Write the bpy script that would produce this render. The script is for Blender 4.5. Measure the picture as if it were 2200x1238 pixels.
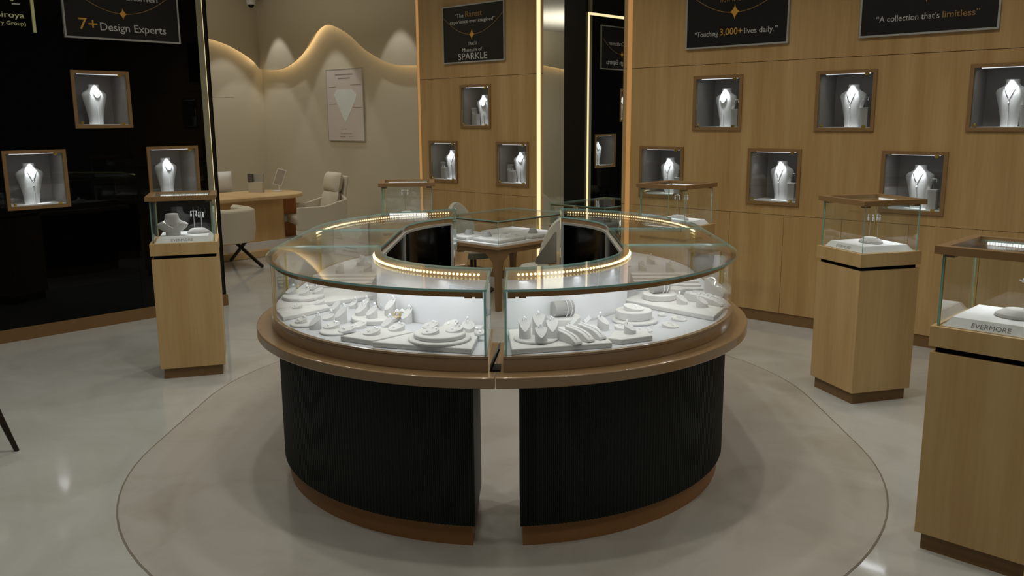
import bpy, math, random
from math import sin, cos, pi, radians, sqrt, acos, asin, atan2
from mathutils import Vector, Matrix
random.seed(7)
SC = bpy.context.scene
for o in list(bpy.data.objects):
    bpy.data.objects.remove(o, do_unlink=True)
COL = SC.collection

# ------------------------------------------------------------------ camera
cam_d = bpy.data.cameras.new('camera')
cam = bpy.data.objects.new('camera', cam_d); COL.objects.link(cam)
cam_d.sensor_width = 36.0; cam_d.lens = 1876.05/2200*36.0
cam_d.clip_start = .05; cam_d.clip_end = 60
def _cam():
    p, r, a = 0.19131757, 0.00684588, -0.8166294
    ex = Vector((-sin(a), -cos(a), 0)); ey = Vector((cos(a), -sin(a), 0))
    B = Matrix((ex, ey, (0, 0, 1)))
    fwd = Vector((0, cos(p), -sin(p))); right = Vector((1, 0, 0)); down = fwd.cross(right)
    r2 = cos(r)*right + sin(r)*down; d2 = -sin(r)*right + cos(r)*down
    R, D, F = B @ r2, B @ d2, B @ fwd
    M = Matrix(((R.x, -D.x, -F.x, 0), (R.y, -D.y, -F.y, 0), (R.z, -D.z, -F.z, 1.65), (0, 0, 0, 1)))
    cam.matrix_world = M
_cam()
SC.camera = cam

# ------------------------------------------------------------------ world, exposure
SC.view_settings.view_transform = 'Standard'
SC.view_settings.look = 'None'
SC.view_settings.exposure = 0.0
SC.view_settings.gamma = 1.0
SC.view_settings.use_curve_mapping = False
W = bpy.data.worlds.new('world'); SC.world = W; W.use_nodes = True
bg = W.node_tree.nodes['Background']; bg.inputs[0].default_value = (1, .97, .9, 1); bg.inputs[1].default_value = .035

CASE = .34
def area(name, loc, target, sx, sy, power, col=(1, 1, 1), spread=180):
    d = bpy.data.lights.new(name, 'AREA'); d.shape = 'RECTANGLE'; d.size = sx; d.size_y = sy
    d.energy = power*(CASE if 'case_led' in name else 1); d.color = col; d.spread = radians(spread)
    o = bpy.data.objects.new(name, d); COL.objects.link(o); o.location = loc
    o.rotation_euler = (Vector(target)-Vector(loc)).to_track_quat('-Z', 'Y').to_euler()
    return o
def spot(name, loc, target, power, ang, blend=.3, col=(1, 1, 1), r=.02):
    d = bpy.data.lights.new(name, 'SPOT'); d.energy = power; d.spot_size = radians(ang); d.spot_blend = blend
    d.color = col; d.shadow_soft_size = r
    o = bpy.data.objects.new(name, d); COL.objects.link(o); o.location = loc
    o.rotation_euler = (Vector(target)-Vector(loc)).to_track_quat('-Z', 'Y').to_euler()
    return o
CEIL = 3.4
KEY = 1.0
WARM = (1, .965, .89)
def down(x, y, p):
    spot('ceiling_downlight', (x, y, CEIL-.03), (x, y, 0), p, 150, 1.0, WARM, .06)
for (x, y, p) in ((-3.5, 2.3, 40), (-2.3, 2.3, 40), (-3.5, 3.5, 40), (-2.3, 3.5, 40), (-1.3, .9, 28), (-.2, 2.2, 26), (-2.9, .6, 20), (.6, 3.6, 34),
                  (-3.3, 5.3, 28), (-1.8, 5.3, 36), (-.6, 4.9, 36), (-5.9, .9, 26), (-5.9, 2.3, 26), (-4.7, 1.3, 24), (-6.0, 3.6, 24), (-6.4, 5.4, 28), (-4.8, 5.5, 26), (-5.0, 4.4, 24),
                  (-8.6, 5.2, 34), (-10.4, 5.4, 34), (-9.6, 3.2, 34), (-9.6, .8, 40), (-10.6, -.8, 34)):
    down(x, y, p*KEY)
area('added_fill_uplight', (-9.9, 4.9, 2.7), (-9.9, 4.9, 4), 2.4, 2.4, 20, WARM)  # unseen fill lamps, added to brighten the ceiling and upper walls
area('added_fill_uplight', (-10.2, .4, 2.7), (-10.2, .4, 4), 1.6, 2.4, 44, WARM)
area('added_fill_uplight', (-2.8, 3.0, 2.9), (-2.8, 3.0, 4), 2.4, 2.4, 14, WARM)
for (x, y) in ((-10.25, 6.9), (-11.5, 6.95), (-8.75, 6.9)):
    spot('ceiling_downlight', (x, y, CEIL-.03), (x, y+.12, 0), 24, 62, .2, (.95, .97, 1), .03)
spot('ceiling_downlight', (-11.62, 6.75, CEIL-.03), (-11.78, 6.72, 0), 24, 62, .2, (.95, .97, 1), .03)

# ------------------------------------------------------------------ materials
def srgb(r, g, b):
    f = lambda c: (c/255/12.92) if c/255 <= .04045 else ((c/255+.055)/1.055)**2.4
    return (f(r), f(g), f(b))
def nd(m, t, **kw):
    n = m.node_tree.nodes.new(t)
    for k, v in kw.items():
        n.inputs[k].default_value = v
    return n
def mat(name, col, rough=.5, metal=0, spec=.5, var=.06, scale=6, stretch=(1, 1, 1), bump=0, emit=None, estr=0, coat=0):
    """principled material with fine procedural colour variation and optional relief"""
    m = bpy.data.materials.new(name); m.use_nodes = True
    nt = m.node_tree; b = nt.nodes['Principled BSDF']
    b.inputs['Roughness'].default_value = rough; b.inputs['Metallic'].default_value = metal
    b.inputs['Specular IOR Level'].default_value = spec
    b.inputs['Coat Weight'].default_value = coat
    tc = nt.nodes.new('ShaderNodeTexCoord'); mp = nt.nodes.new('ShaderNodeMapping')
    mp.inputs['Scale'].default_value = stretch
    nt.links.new(tc.outputs['Object'], mp.inputs['Vector'])
    nz = nt.nodes.new('ShaderNodeTexNoise'); nz.inputs['Scale'].default_value = scale; nz.inputs['Detail'].default_value = 4
    nt.links.new(mp.outputs[0], nz.inputs['Vector'])
    mx = nt.nodes.new('ShaderNodeMix'); mx.data_type = 'RGBA'
    mx.inputs[6].default_value = (*[max(0, c*(1-var)) for c in col], 1)
    mx.inputs[7].default_value = (*[min(1, c*(1+var)) for c in col], 1)
    nt.links.new(nz.outputs['Fac'], mx.inputs[0]); nt.links.new(mx.outputs[2], b.inputs['Base Color'])
    if bump:
        bp = nt.nodes.new('ShaderNodeBump'); bp.inputs['Strength'].default_value = bump; bp.inputs['Distance'].default_value = .002
        nt.links.new(nz.outputs['Fac'], bp.inputs['Height']); nt.links.new(bp.outputs[0], b.inputs['Normal'])
    if emit:
        b.inputs['Emission Color'].default_value = (*emit, 1); b.inputs['Emission Strength'].default_value = estr
    return m
def wood(name, c1, c2, rough=.45, axis='z'):
    m = bpy.data.materials.new(name); m.use_nodes = True
    nt = m.node_tree; b = nt.nodes['Principled BSDF']; b.inputs['Roughness'].default_value = rough
    b.inputs['Specular IOR Level'].default_value = .35
    tc = nt.nodes.new('ShaderNodeTexCoord'); mp = nt.nodes.new('ShaderNodeMapping')
    mp.inputs['Scale'].default_value = (1, 1, .06) if axis == 'z' else (.06, 1, 1)
    nt.links.new(tc.outputs['Object'], mp.inputs['Vector'])
    n1 = nt.nodes.new('ShaderNodeTexNoise'); n1.inputs['Scale'].default_value = 7; n1.inputs['Detail'].default_value = 5
    n2 = nt.nodes.new('ShaderNodeTexNoise'); n2.inputs['Scale'].default_value = 60; n2.inputs['Detail'].default_value = 3
    for n in (n1, n2): nt.links.new(mp.outputs[0], n.inputs['Vector'])
    ad = nt.nodes.new('ShaderNodeMath'); ad.operation = 'MULTIPLY_ADD'; ad.inputs[1].default_value = .35
    nt.links.new(n2.outputs['Fac'], ad.inputs[0]); nt.links.new(n1.outputs['Fac'], ad.inputs[2])
    cr = nt.nodes.new('ShaderNodeValToRGB')
    cr.color_ramp.elements[0].position = .38; cr.color_ramp.elements[0].color = (*c1, 1)
    cr.color_ramp.elements[1].position = .92; cr.color_ramp.elements[1].color = (*c2, 1)
    nt.links.new(ad.outputs[0], cr.inputs[0]); nt.links.new(cr.outputs[0], b.inputs['Base Color'])
    return m
def emis(name, col, s):
    m = bpy.data.materials.new(name); m.use_nodes = True
    nt = m.node_tree; nt.nodes.remove(nt.nodes['Principled BSDF'])
    e = nt.nodes.new('ShaderNodeEmission'); e.inputs[0].default_value = (*col, 1); e.inputs[1].default_value = s
    nt.links.new(e.outputs[0], nt.nodes['Material Output'].inputs[0])
    return m
def glass(name, tint=(.97, .985, .98), ior=1.5):
    m = bpy.data.materials.new(name); m.use_nodes = True
    nt = m.node_tree; nt.nodes.remove(nt.nodes['Principled BSDF'])
    t = nt.nodes.new('ShaderNodeBsdfTransparent'); t.inputs[0].default_value = (*tint, 1)
    g = nt.nodes.new('ShaderNodeBsdfGlossy'); g.inputs['Roughness'].default_value = .0; g.inputs[0].default_value = (1, 1, 1, 1)
    # fresnel of a thin pane, the same from both sides (Schlick on |cos|)
    lw = nt.nodes.new('ShaderNodeLayerWeight'); lw.inputs[0].default_value = .5
    pw = nt.nodes.new('ShaderNodeMath'); pw.operation = 'POWER'; pw.inputs[1].default_value = 4.0
    nt.links.new(lw.outputs['Facing'], pw.inputs[0])
    ma = nt.nodes.new('ShaderNodeMath'); ma.operation = 'MULTIPLY_ADD'; ma.inputs[1].default_value = .7; ma.inputs[2].default_value = .035
    nt.links.new(pw.outputs[0], ma.inputs[0])
    x = nt.nodes.new('ShaderNodeMixShader')
    nt.links.new(ma.outputs[0], x.inputs[0]); nt.links.new(t.outputs[0], x.inputs[1]); nt.links.new(g.outputs[0], x.inputs[2])
    nt.links.new(x.outputs[0], nt.nodes['Material Output'].inputs[0])
    return m

M = {}
M['maple'] = wood('maple', srgb(170, 134, 82), srgb(200, 168, 116))
M['maple_ped'] = wood('maple_pedestal', srgb(180, 145, 92), srgb(208, 178, 127))
M['pale_wood'] = wood('pale_wood', srgb(206, 172, 122), srgb(222, 192, 145), axis='x')
M['pale_wood_v'] = wood('pale_wood_upright', srgb(196, 156, 100), srgb(214, 178, 124))
M['orange_wood'] = wood('orange_wood', srgb(158, 98, 48), srgb(176, 114, 62))
M['bronze'] = mat('bronze_lacquer', srgb(156, 126, 90), .28, .1, .8, .05, 40, coat=.8)
M['bronze_dark'] = mat('bronze_kick_plate', srgb(158, 112, 64), .42, .1, .5, .05, 30)
M['frame_brown'] = mat('niche_frame_brown', srgb(142, 110, 70), .4, 0, .5, .06, 30)
M['plinth_brown'] = mat('baseboard_brown', srgb(126, 96, 60), .45, 0, .4, .06, 10)
M['drum'] = mat('dark_green_fluted_lacquer', srgb(6, 19, 11), .45, 0, .36, .1, 12)
M['black'] = mat('black_matte', srgb(12, 12, 11), .45, 0, .3)
M['black_gap'] = mat('shadow_gap_black', srgb(6, 7, 6), .8, 0, .1)
M['black_glass'] = mat('black_back_painted_glass', srgb(3, 5, 4), .02, 0, .22, .05, 2)
M['panel_black'] = mat('black_door_panel', srgb(4, 5, 4), .12, 0, .2, .05, 2)
M['alu'] = mat('aluminium_profile', srgb(190, 192, 186), .4, .35)
M['white'] = mat('white_velvet_board', srgb(232, 232, 232), .8, 0, .2, .02, 40)
M['white_panel'] = mat('white_inner_panel', srgb(228, 228, 228), .55, 0, .3, .02, 5)
M['velvet'] = mat('pale_grey_velvet', srgb(206, 204, 202), .95, 0, .15, .03, 90, bump=.15)
M['velvet_d'] = mat('grey_velvet', srgb(166, 164, 161), .95, 0, .15, .03, 90, bump=.15)
M['lining'] = mat('niche_grey_lining', srgb(150, 144, 140), .85, 0, .2, .08, 30)
M['bust'] = mat('white_bust_linen', srgb(206, 206, 207), .8, 0, .2, .02, 60)
M['silver'] = mat('silver_metal', (.86, .87, .9), .14, 1, .5, .03, 60)
M['stone'] = mat('cut_stone', (.95, .96, 1), .12, .0, 1, .02, 90, coat=1)
M['gold'] = mat('yellow_gold', (.95, .72, .3), .18, 1, .5, .03, 60)
M['brass'] = mat('brass_fitting', (.78, .58, .12), .25, .9, .5, .04, 60)
M['beige'] = mat('beige_plaster', srgb(200, 190, 166), .8, 0, .2, .02, 1.5)
M['beige2'] = mat('beige_plaster_upper', srgb(204, 192, 166), .8, 0, .2, .02, 1.5)
M['ceiling'] = mat('ceiling_paint', srgb(200, 195, 182), .9, 0, .1, .02, 1)
M['chair'] = mat('cream_upholstery', srgb(212, 204, 184), .85, 0, .2, .04, 60, bump=.1)
M['stool'] = mat('sage_grey_upholstery', srgb(196, 194, 180), .8, 0, .2, .04, 60)
M['stool_side'] = mat('sage_green_side', srgb(128, 130, 112), .8, 0, .2, .04, 60)
M['cushion'] = mat('white_cushion_cloth', srgb(230, 230, 228), .9, 0, .2, .04, 30, bump=.1)
M['dark_leg'] = mat('dark_bronze_leg', srgb(40, 26, 18), .4, .2)
M['sign'] = mat('black_sign_panel', srgb(22, 21, 20), .45, 0, .35, .1, 4)
M['sign_frame'] = mat('grey_sign_frame', srgb(176, 176, 170), .4, .2)
M['ink_white'] = mat('white_print', srgb(200, 200, 196), .5)
M['ink_gold'] = mat('gold_print', srgb(226, 170, 66), .4, .1)
M['ink_dull'] = mat('dull_gold_print', srgb(160, 124, 66), .4, .1)
M['ink_grey'] = mat('grey_print', srgb(88, 84, 80), .6)
M['ink_pale'] = mat('pale_print', srgb(226, 231, 226), .6)
M['letter'] = mat('cream_letter', srgb(205, 205, 150), .4, 0, .4, emit=srgb(190, 190, 130), estr=.06)
M['ink_print'] = mat('faded_print', srgb(150, 138, 130), .6)
M['pale_grey'] = mat('pale_grey_card', srgb(196, 190, 176), .6)
M['vanity'] = mat('vanity_painted_reflection', srgb(150, 140, 122), .25)  # the wall mirrored in the desk mirror, painted as a flat beige
M['deck'] = mat('white_deck_board', srgb(192, 193, 197), .75, 0, .2, .02, 40)
M['table_bronze'] = mat('table_bronze_lacquer', srgb(132, 104, 68), .4, .05, .5, .05, 30)
M['poster'] = mat('poster_paper', srgb(214, 204, 196), .5, 0, .4, .03, 3)
M['emboss'] = mat('embossed_grey_letter', srgb(112, 108, 104), .7)
M['edge'] = mat('green_glass_edge', srgb(150, 200, 196), .10, 0, .6, .1, 3)
M['glass'] = glass('clear_pane')
M['trim'] = mat('dull_metal_trim', srgb(168, 168, 140), .35, .4)
M['flap'] = mat('grey_flap_panel', srgb(112, 107, 94), .5)
M['cctv'] = mat('white_plastic', srgb(220, 218, 210), .4)
M['mirror'] = mat('mirror_silver', (.86, .88, .86), .0, 1, .5, .0, 1)
M['led_warm'] = emis('warm_led_bead', (1, .82, .40), 7.0)
M['led_white'] = emis('white_led_line', (.95, .97, 1), 3.0)
M['led_soft'] = emis('white_niche_led', (.93, .96, 1), 1.2)
M['led_gold'] = emis('gold_led_line', (1, .78, .42), 1.25)
M['led_orange'] = emis('orange_led_line', (1, .50, .16), .42)
M['led_cove'] = emis('warm_cove_led', (1, .76, .46), 7.0)
def floor_mat():
    m = bpy.data.materials.new('polished_cream_marble'); m.use_nodes = True
    nt = m.node_tree; b = nt.nodes['Principled BSDF']
    b.inputs['Roughness'].default_value = .07; b.inputs['Specular IOR Level'].default_value = .42
    tc = nt.nodes.new('ShaderNodeTexCoord')
    n1 = nt.nodes.new('ShaderNodeTexNoise'); n1.inputs['Scale'].default_value = 1.3; n1.inputs['Detail'].default_value = 8; n1.inputs['Roughness'].default_value = .62; n1.inputs['Distortion'].default_value = 1.2
    nt.links.new(tc.outputs['Object'], n1.inputs['Vector'])
    cr = nt.nodes.new('ShaderNodeValToRGB'); e = cr.color_ramp.elements
    e[0].position = .30; e[0].color = (*srgb(180, 179, 171), 1); e[1].position = .62; e[1].color = (*srgb(193, 194, 188), 1)
    nt.links.new(n1.outputs['Fac'], cr.inputs[0]); nt.links.new(cr.outputs[0], b.inputs['Base Color'])
    return m
def inlay_mat():
    m = bpy.data.materials.new('honed_beige_marble'); m.use_nodes = True
    nt = m.node_tree; b = nt.nodes['Principled BSDF']
    b.inputs['Roughness'].default_value = .30; b.inputs['Specular IOR Level'].default_value = .3
    tc = nt.nodes.new('ShaderNodeTexCoord')
    n1 = nt.nodes.new('ShaderNodeTexNoise'); n1.inputs['Scale'].default_value = 2.2; n1.inputs['Detail'].default_value = 9; n1.inputs['Roughness'].default_value = .66; n1.inputs['Distortion'].default_value = .8
    nt.links.new(tc.outputs['Object'], n1.inputs['Vector'])
    cr = nt.nodes.new('ShaderNodeValToRGB'); e = cr.color_ramp.elements
    e[0].position = .27; e[0].color = (*srgb(166, 160, 148), 1); e[1].position = .52; e[1].color = (*srgb(180, 176, 167), 1)
    nt.links.new(n1.outputs['Fac'], cr.inputs[0]); nt.links.new(cr.outputs[0], b.inputs['Base Color'])
    return m
M['floor'] = floor_mat(); M['inlay'] = inlay_mat()
M['joint'] = mat('dark_joint', srgb(122, 114, 98), .6)

# ------------------------------------------------------------------ mesh builder
class MB:
    def __init__(s): s.v = []; s.f = []; s.m = []
    def add(s, vs, fs, mi=0):
        n = len(s.v); s.v += [tuple(v) for v in vs]
        for f in fs: s.f.append([i+n for i in f]); s.m.append(mi)
        return s
    def box(s, x0, x1, y0, y1, z0, z1, mi=0):
        return s.add([(x0, y0, z0), (x1, y0, z0), (x1, y1, z0), (x0, y1, z0), (x0, y0, z1), (x1, y0, z1), (x1, y1, z1), (x0, y1, z1)],
                     [(0, 3, 2, 1), (4, 5, 6, 7), (0, 1, 5, 4), (1, 2, 6, 5), (2, 3, 7, 6), (3, 0, 4, 7)], mi)
    def pane(s, x0, x1, y0, y1, z0, z1, mi=0, me=1):
        """thin glass sheet: clear faces mi, green edges me (the thinnest axis is the normal)"""
        d = [x1-x0, y1-y0, z1-z0]; k = d.index(min(d)); n = len(s.f)
        s.box(x0, x1, y0, y1, z0, z1, me)
        for i in {0: (3, 5), 1: (2, 4), 2: (0, 1)}[k]: s.m[n+i] = mi
        return s
    def prism(s, poly, z0, z1, mi=0, ms=None):
        n = len(poly); ms = mi if ms is None else ms
        a = sum(poly[i][0]*poly[(i+1) % n][1]-poly[(i+1) % n][0]*poly[i][1] for i in range(n))
        if a < 0: poly = poly[::-1]
        b = len(s.f)
        s.add([(p[0], p[1], z0) for p in poly]+[(p[0], p[1], z1) for p in poly],
              [list(range(n))[::-1], list(range(n, 2*n))]+[(i, (i+1) % n, n+(i+1) % n, n+i) for i in range(n)], ms)
        s.m[b] = s.m[b+1] = mi
        return s
    def loft(s, rings, mi=0, cap=True, closed=True):
        n = len(rings[0]); vs = [p for r in rings for p in r]; fs = []
        for k in range(len(rings)-1):
            for i in range(n if closed else n-1):
                j = (i+1) % n; fs.append((k*n+i, k*n+j, (k+1)*n+j, (k+1)*n+i))
        if cap: fs.append(list(range(n))[::-1]); fs.append([(len(rings)-1)*n+i for i in range(n)])
        return s.add(vs, fs, mi)
    def lathe(s, prof, seg=24, c=(0, 0, 0), mi=0, sx=1, sy=1):
        return s.loft([[(c[0]+r*sx*cos(2*pi*i/seg), c[1]+r*sy*sin(2*pi*i/seg), c[2]+z) for i in range(seg)] for r, z in prof], mi)
    def tube(s, pts, r, n=6, closed=False, mi=0):
        P = [Vector(p) for p in pts]; k = len(P); rings = []; up = Vector((0, 0, 1)); last = None
        for i in range(k):
            a = P[(i-1) % k] if (closed or i > 0) else P[i]; b = P[(i+1) % k] if (closed or i < k-1) else P[i]
            t = (b-a).normalized()
            if last is None:
                u = t.cross(up)
                if u.length < 1e-4: u = t.cross(Vector((1, 0, 0)))
            else:
                u = last-t*last.dot(t)
            u.normalize(); last = u; w = t.cross(u); rr = r[i] if isinstance(r, (list, tuple)) else r
            rings.append([tuple(P[i]+(u*cos(2*pi*j/n)+w*sin(2*pi*j/n))*rr) for j in range(n)])
        if closed: rings.append(rings[0]); return s.loft(rings, mi, cap=False)
        return s.loft(rings, mi)
    def ball(s, c, r, mi=0, sz=1, n=8, h=5):
        return s.loft([[(c[0]+r*sin(pi*(k+.02)/(h+.04))*cos(2*pi*i/n), c[1]+r*sin(pi*(k+.02)/(h+.04))*sin(2*pi*i/n), c[2]-r*sz*cos(pi*(k+.02)/(h+.04))) for i in range(n)] for k in range(h+1)], mi)
    def xf(s, mtx, start=0):
        for i in range(start, len(s.v)): s.v[i] = tuple(mtx @ Vector(s.v[i]))
        return s
    def mesh(s, name, mats, smooth=0):
        me = bpy.data.meshes.new(name); me.from_pydata(s.v, [], s.f)
        for m in (mats if isinstance(mats, (list, tuple)) else [mats]): me.materials.append(M[m] if isinstance(m, str) else m)
        for p, i in zip(me.polygons, s.m): p.material_index = i
        if smooth:
            for p in me.polygons: p.use_smooth = True
            me.set_sharp_from_angle(angle=radians(smooth))
        me.update(); return me
    def build(s, name, mats, parent=None, smooth=0, bevel=0, seg=2):
        o = bpy.data.objects.new(name, s.mesh(name, mats, smooth)); COL.objects.link(o); o.parent = parent
        if bevel:
            b = o.modifiers.new('bevel', 'BEVEL'); b.width = bevel; b.segments = seg; b.limit_method = 'ANGLE'; b.angle_limit = radians(40)
        return o
def link(name, me, parent=None):
    o = bpy.data.objects.new(name, me); COL.objects.link(o); o.parent = parent; return o
def tag(o, label, cat, group=None):
    o['label'] = label; o['category'] = cat
    if group: o['group'] = group
    return o
def thing(name, label, cat, loc=(0, 0, 0), rz=0, group=None):
    o = bpy.data.objects.new(name, None); COL.objects.link(o); o.empty_display_size = .05
    o.location = loc; o.rotation_euler = (0, 0, rz); return tag(o, label, cat, group)
def struct(o): o['kind'] = 'structure'; return o
def text(name, body, size, mt, parent, loc, align='CENTER', ext=.001, tilt=0, sx=1):
    """lettering in the parent's local frame: reads along +X, stands along +Z, faces -Y"""
    c = bpy.data.curves.new('lettering', 'FONT'); c.body = body; c.size = size; c.align_x = align; c.extrude = ext; c.resolution_u = 3
    t = bpy.data.objects.new('tmp', c); COL.objects.link(t)
    bpy.context.view_layer.update()
    me = bpy.data.meshes.new_from_object(t.evaluated_get(bpy.context.evaluated_depsgraph_get()))
    bpy.data.objects.remove(t)
    me.transform(Matrix.Diagonal((sx, 1, 1, 1)))
    me.materials.clear(); me.materials.append(M[mt])
    o = link(name, me, parent); o.location = loc; o.rotation_euler = (pi/2+tilt, 0, 0); return o

# ------------------------------------------------------------------ room shell
YR = 6.52; XL = -7.225; YB = 7.40; XB = -12.15
fl = struct(MB().box(-14, 3.2, -3.2, 8, -.1, 0).build('floor', 'floor'))
struct(MB().box(-14, 3.2, -3.2, 8, CEIL, CEIL+.1).build('ceiling', 'ceiling'))

def holed(x0, x1, z0, z1, holes, y0, y1, mb):
    xs = sorted({x0, x1, *[h[0] for h in holes], *[h[1] for h in holes]}); zs = sorted({z0, z1, *[h[2] for h in holes], *[h[3] for h in holes]})
    for i in range(len(xs)-1):
        for k in range(len(zs)-1):
            cx, cz = (xs[i]+xs[i+1])/2, (zs[k]+zs[k+1])/2
            if not (x0 < cx < x1 and z0 < cz < z1): continue
            if any(h[0] < cx < h[1] and h[2] < cz < h[3] for h in holes): continue
            mb.box(xs[i], xs[i+1], y0, y1, zs[k], zs[k+1])
    return mb
NW, NH = .452, .445
R_N = {'A': (-4.017, 1.545), 'B': (-2.950, 1.543), 'C': (-1.878, 1.546), 'D': (-4.549, .960), 'E': (-3.490, .960), 'F': (-2.423, .961),
       'c1': (-6.855, 1.558), 'c2': (-7.366, .975), 'c3': (-6.333, .976)}
L_N = {'L1': (2.180, .998), 'L2': (2.725, 1.600), 'L3': (3.270, .998)}
def hole(x, z): return (x+.012, x+NW-.012, z+.012, z+NH-.012)
# right wall: dark carcass behind the joints, wood panels in front
def wood_wall(name, x0, x1, holes, doors, xs_up):
    w = struct(MB().box(x0, x1, YR+.36, YR+.40, 0, CEIL).build(name, 'black_gap'))
    MB().box(x0, x1, YR+.012, YR+.02, 2.06, 2.10).box(x0, x1, YR+.012, YR+.02, .05, .896).build('carcass', 'black_gap', w)
    ups = [x0]+xs_up+[x1]
    for a, b in zip(ups[:-1], ups[1:]):
        MB().box(a, b, YR, YR+.012, 2.0825, CEIL).build('panel', 'maple', w)
    holed(x0, x1, .8845, 2.0785, holes, YR, YR+.012, MB()).build('panel', 'maple', w)
    ds = [x0]+doors+[x1]
    for a, b in zip(ds[:-1], ds[1:]):
        MB().box(a+.0015, b-.0015, YR, YR+.012, .09, .8815).build('panel', 'maple', w)
    MB().box(x0, x1, YR+.008, YR+.03, 0, .088).build('baseboard', 'plinth_brown', w)
    return w
wr = wood_wall('wall_right', -4.742, 2.0, [hole(*R_N[k]) for k in 'ABCDEF'], [-4.12, -3.636, -3.157, -2.69, -2.198, -1.715, -1.23, -.75, 0], [])
wc = wood_wall('wall_center', -7.54, -5.688, [hole(*R_N[k]) for k in ('c1', 'c2', 'c3')], [-7.1, -6.66, -6.23, -5.837], [])
MB().box(-4.70, -4.655, YR-.006, YR+.004, 0, CEIL).build('light_strip', 'led_orange', wr)
MB().box(-5.772, -5.728, YR-.006, YR+.004, 0, CEIL).build('light_strip', 'led_gold', wc)
MB().box(-7.53, -7.498, YR-.006, YR+.004, 0, CEIL).build('light_strip', 'led_orange', wc)
MB().box(-7.54, -7.50, YR+.02, 7.42, 0, CEIL).build('return_panel', 'maple', wc)
tag(MB().box(-5.686, -4.744, YR-.004, YR+.01, 0, CEIL).build('wall_mirror', 'mirror'), 'tall floor-to-ceiling mirror between the two wood walls, reflecting the black wall', 'mirror')
# left wall: black glass
wl = struct(MB().box(-7.60, -7.56, -3.0, 3.91, 0, CEIL).box(-7.56, -7.25, 3.90, 3.91, 0, CEIL).box(-7.30, -7.25, 3.80, 3.905, 0, CEIL).build('wall_left', 'black'))
for (a, b) in ((-3.0, 1.05), (1.052, 3.129), (3.131, 3.80)):
    mb = MB(); hs = [hole(*L_N[k]) for k in L_N]
    hs = [h for h in hs if h[0] < b and h[1] > a]
    mb = holed(a, b, .10, CEIL, [(max(h[0], a), min(h[1], b), h[2], h[3]) for h in hs], 0, .01, mb)
    mb.xf(Matrix(((0, -1, 0, XL), (1, 0, 0, 0), (0, 0, 1, 0), (0, 0, 0, 1))))
    mb.build('glass_panel', 'black_glass', wl)
MB().box(-7.25, -7.223, 3.80, 3.853, 0, CEIL).build('metal_trim', 'trim', wl)
MB().box(-7.249, -7.2235, 3.853, 3.857, .09, 2.985).build('light_strip', 'led_gold', wl)
MB().box(-7.226, -7.222, -3.0, 3.855, 2.952, 2.985).build('light_strip', 'led_gold', wl)
MB().box(XL-.02, XL+.004, -3.0, 3.91, 0, .10).build('baseboard', 'plinth_brown', wl)
# beige consulting corner: lower plaster, proud upper panels ending in a wave, cove light under the wave
def cat(P, n=8):
    out = []
    for i in range(len(P)-1):
        p0 = P[max(i-1, 0)]; p1 = P[i]; p2 = P[i+1]; p3 = P[min(i+2, len(P)-1)]
        for k in range(n):
            t = k/n
            out.append(tuple(.5*((2*b)+(-a+c)*t+(2*a-5*b+4*c-d)*t*t+(-a+3*b-3*c+d)*t**3) for a, b, c, d in zip(p0, p1, p2, p3)))
    return out+[P[-1]]
waveB = cat([(-12.05, 2.415), (-11.65, 2.385), (-11.32, 2.42), (-10.93, 2.57), (-10.57, 2.84), (-10.265, 2.925), (-9.85, 2.79), (-9.44, 2.54), (-8.97, 2.36), (-8.6, 2.315), (-7.5, 2.31)])
waveL = cat([(-3.0, 2.5), (0, 2.75), (2.0, 2.45), (3.6, 2.38), (4.9, 2.60), (5.7, 2.80), (6.3, 2.83), (6.7, 2.77), (7.0, 2.65), (7.2, 2.53), (7.30, 2.42)])
def upper(wave, place, name):
    mb = MB(); n = len(wave)
    rows = [[place(u, 0, CEIL) for u, z in wave], [place(u, 0, z) for u, z in wave], [place(u, .018, z) for u, z in wave], [place(u, .018, z+.095) for u, z in wave], [place(u, .10, z+.095) for u, z in wave]]
    vs = [p for r in rows for p in r]
    mb.add(vs, [(k*n+i, (k+1)*n+i, (k+1)*n+i+1, k*n+i+1) for k in range(4) for i in range(n-1)]); return mb
def cove(wave, place):
    mb = MB(); n = len(wave)
    mb.add([place(u, .040, z+.090) for u, z in wave]+[place(u, .075, z+.090) for u, z in wave], [(i, n+i, n+i+1, i+1) for i in range(n-1)])
    return mb
wb = struct(MB().box(XB, -7.5, YB, YB+.1, 0, CEIL).build('wall_back', 'beige'))
pB = lambda u, d, z: (u, YB-.10+d, z)
upper(waveB, pB, '').build('upper_panel', 'beige2', wb, smooth=40)
cove(waveB, pB).build('cove_light', 'led_cove', wb)
wf = struct(MB().box(XB-.1, XB, -3.0, YB+.1, 0, CEIL).box(XB-.001, XB+.004, 6.2, 6.9, 1.999, 2.003).build('wall_far_left', 'beige'))
pL = lambda u, d, z: (XB+.10-d, u, z)
upper(waveL, pL, '').build('upper_panel', 'beige2', wf, smooth=40)
cove(waveL, pL).build('cove_light', 'led_cove', wf)
cb = thing("wood_cabinet", 'tall light wood door panel on the beige wall, seen only in the mirror', 'cabinet', (XB+.008, .45, 0), pi/2)
MB().box(-.45, .45, -.06, 0, 0, 2.12).build('body', 'maple', cb); MB().box(-.42, -.01, -.075, -.06, .05, 2.08).box(.01, .42, -.075, -.06, .05, 2.08).build('door', 'maple_ped', cb)

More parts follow.
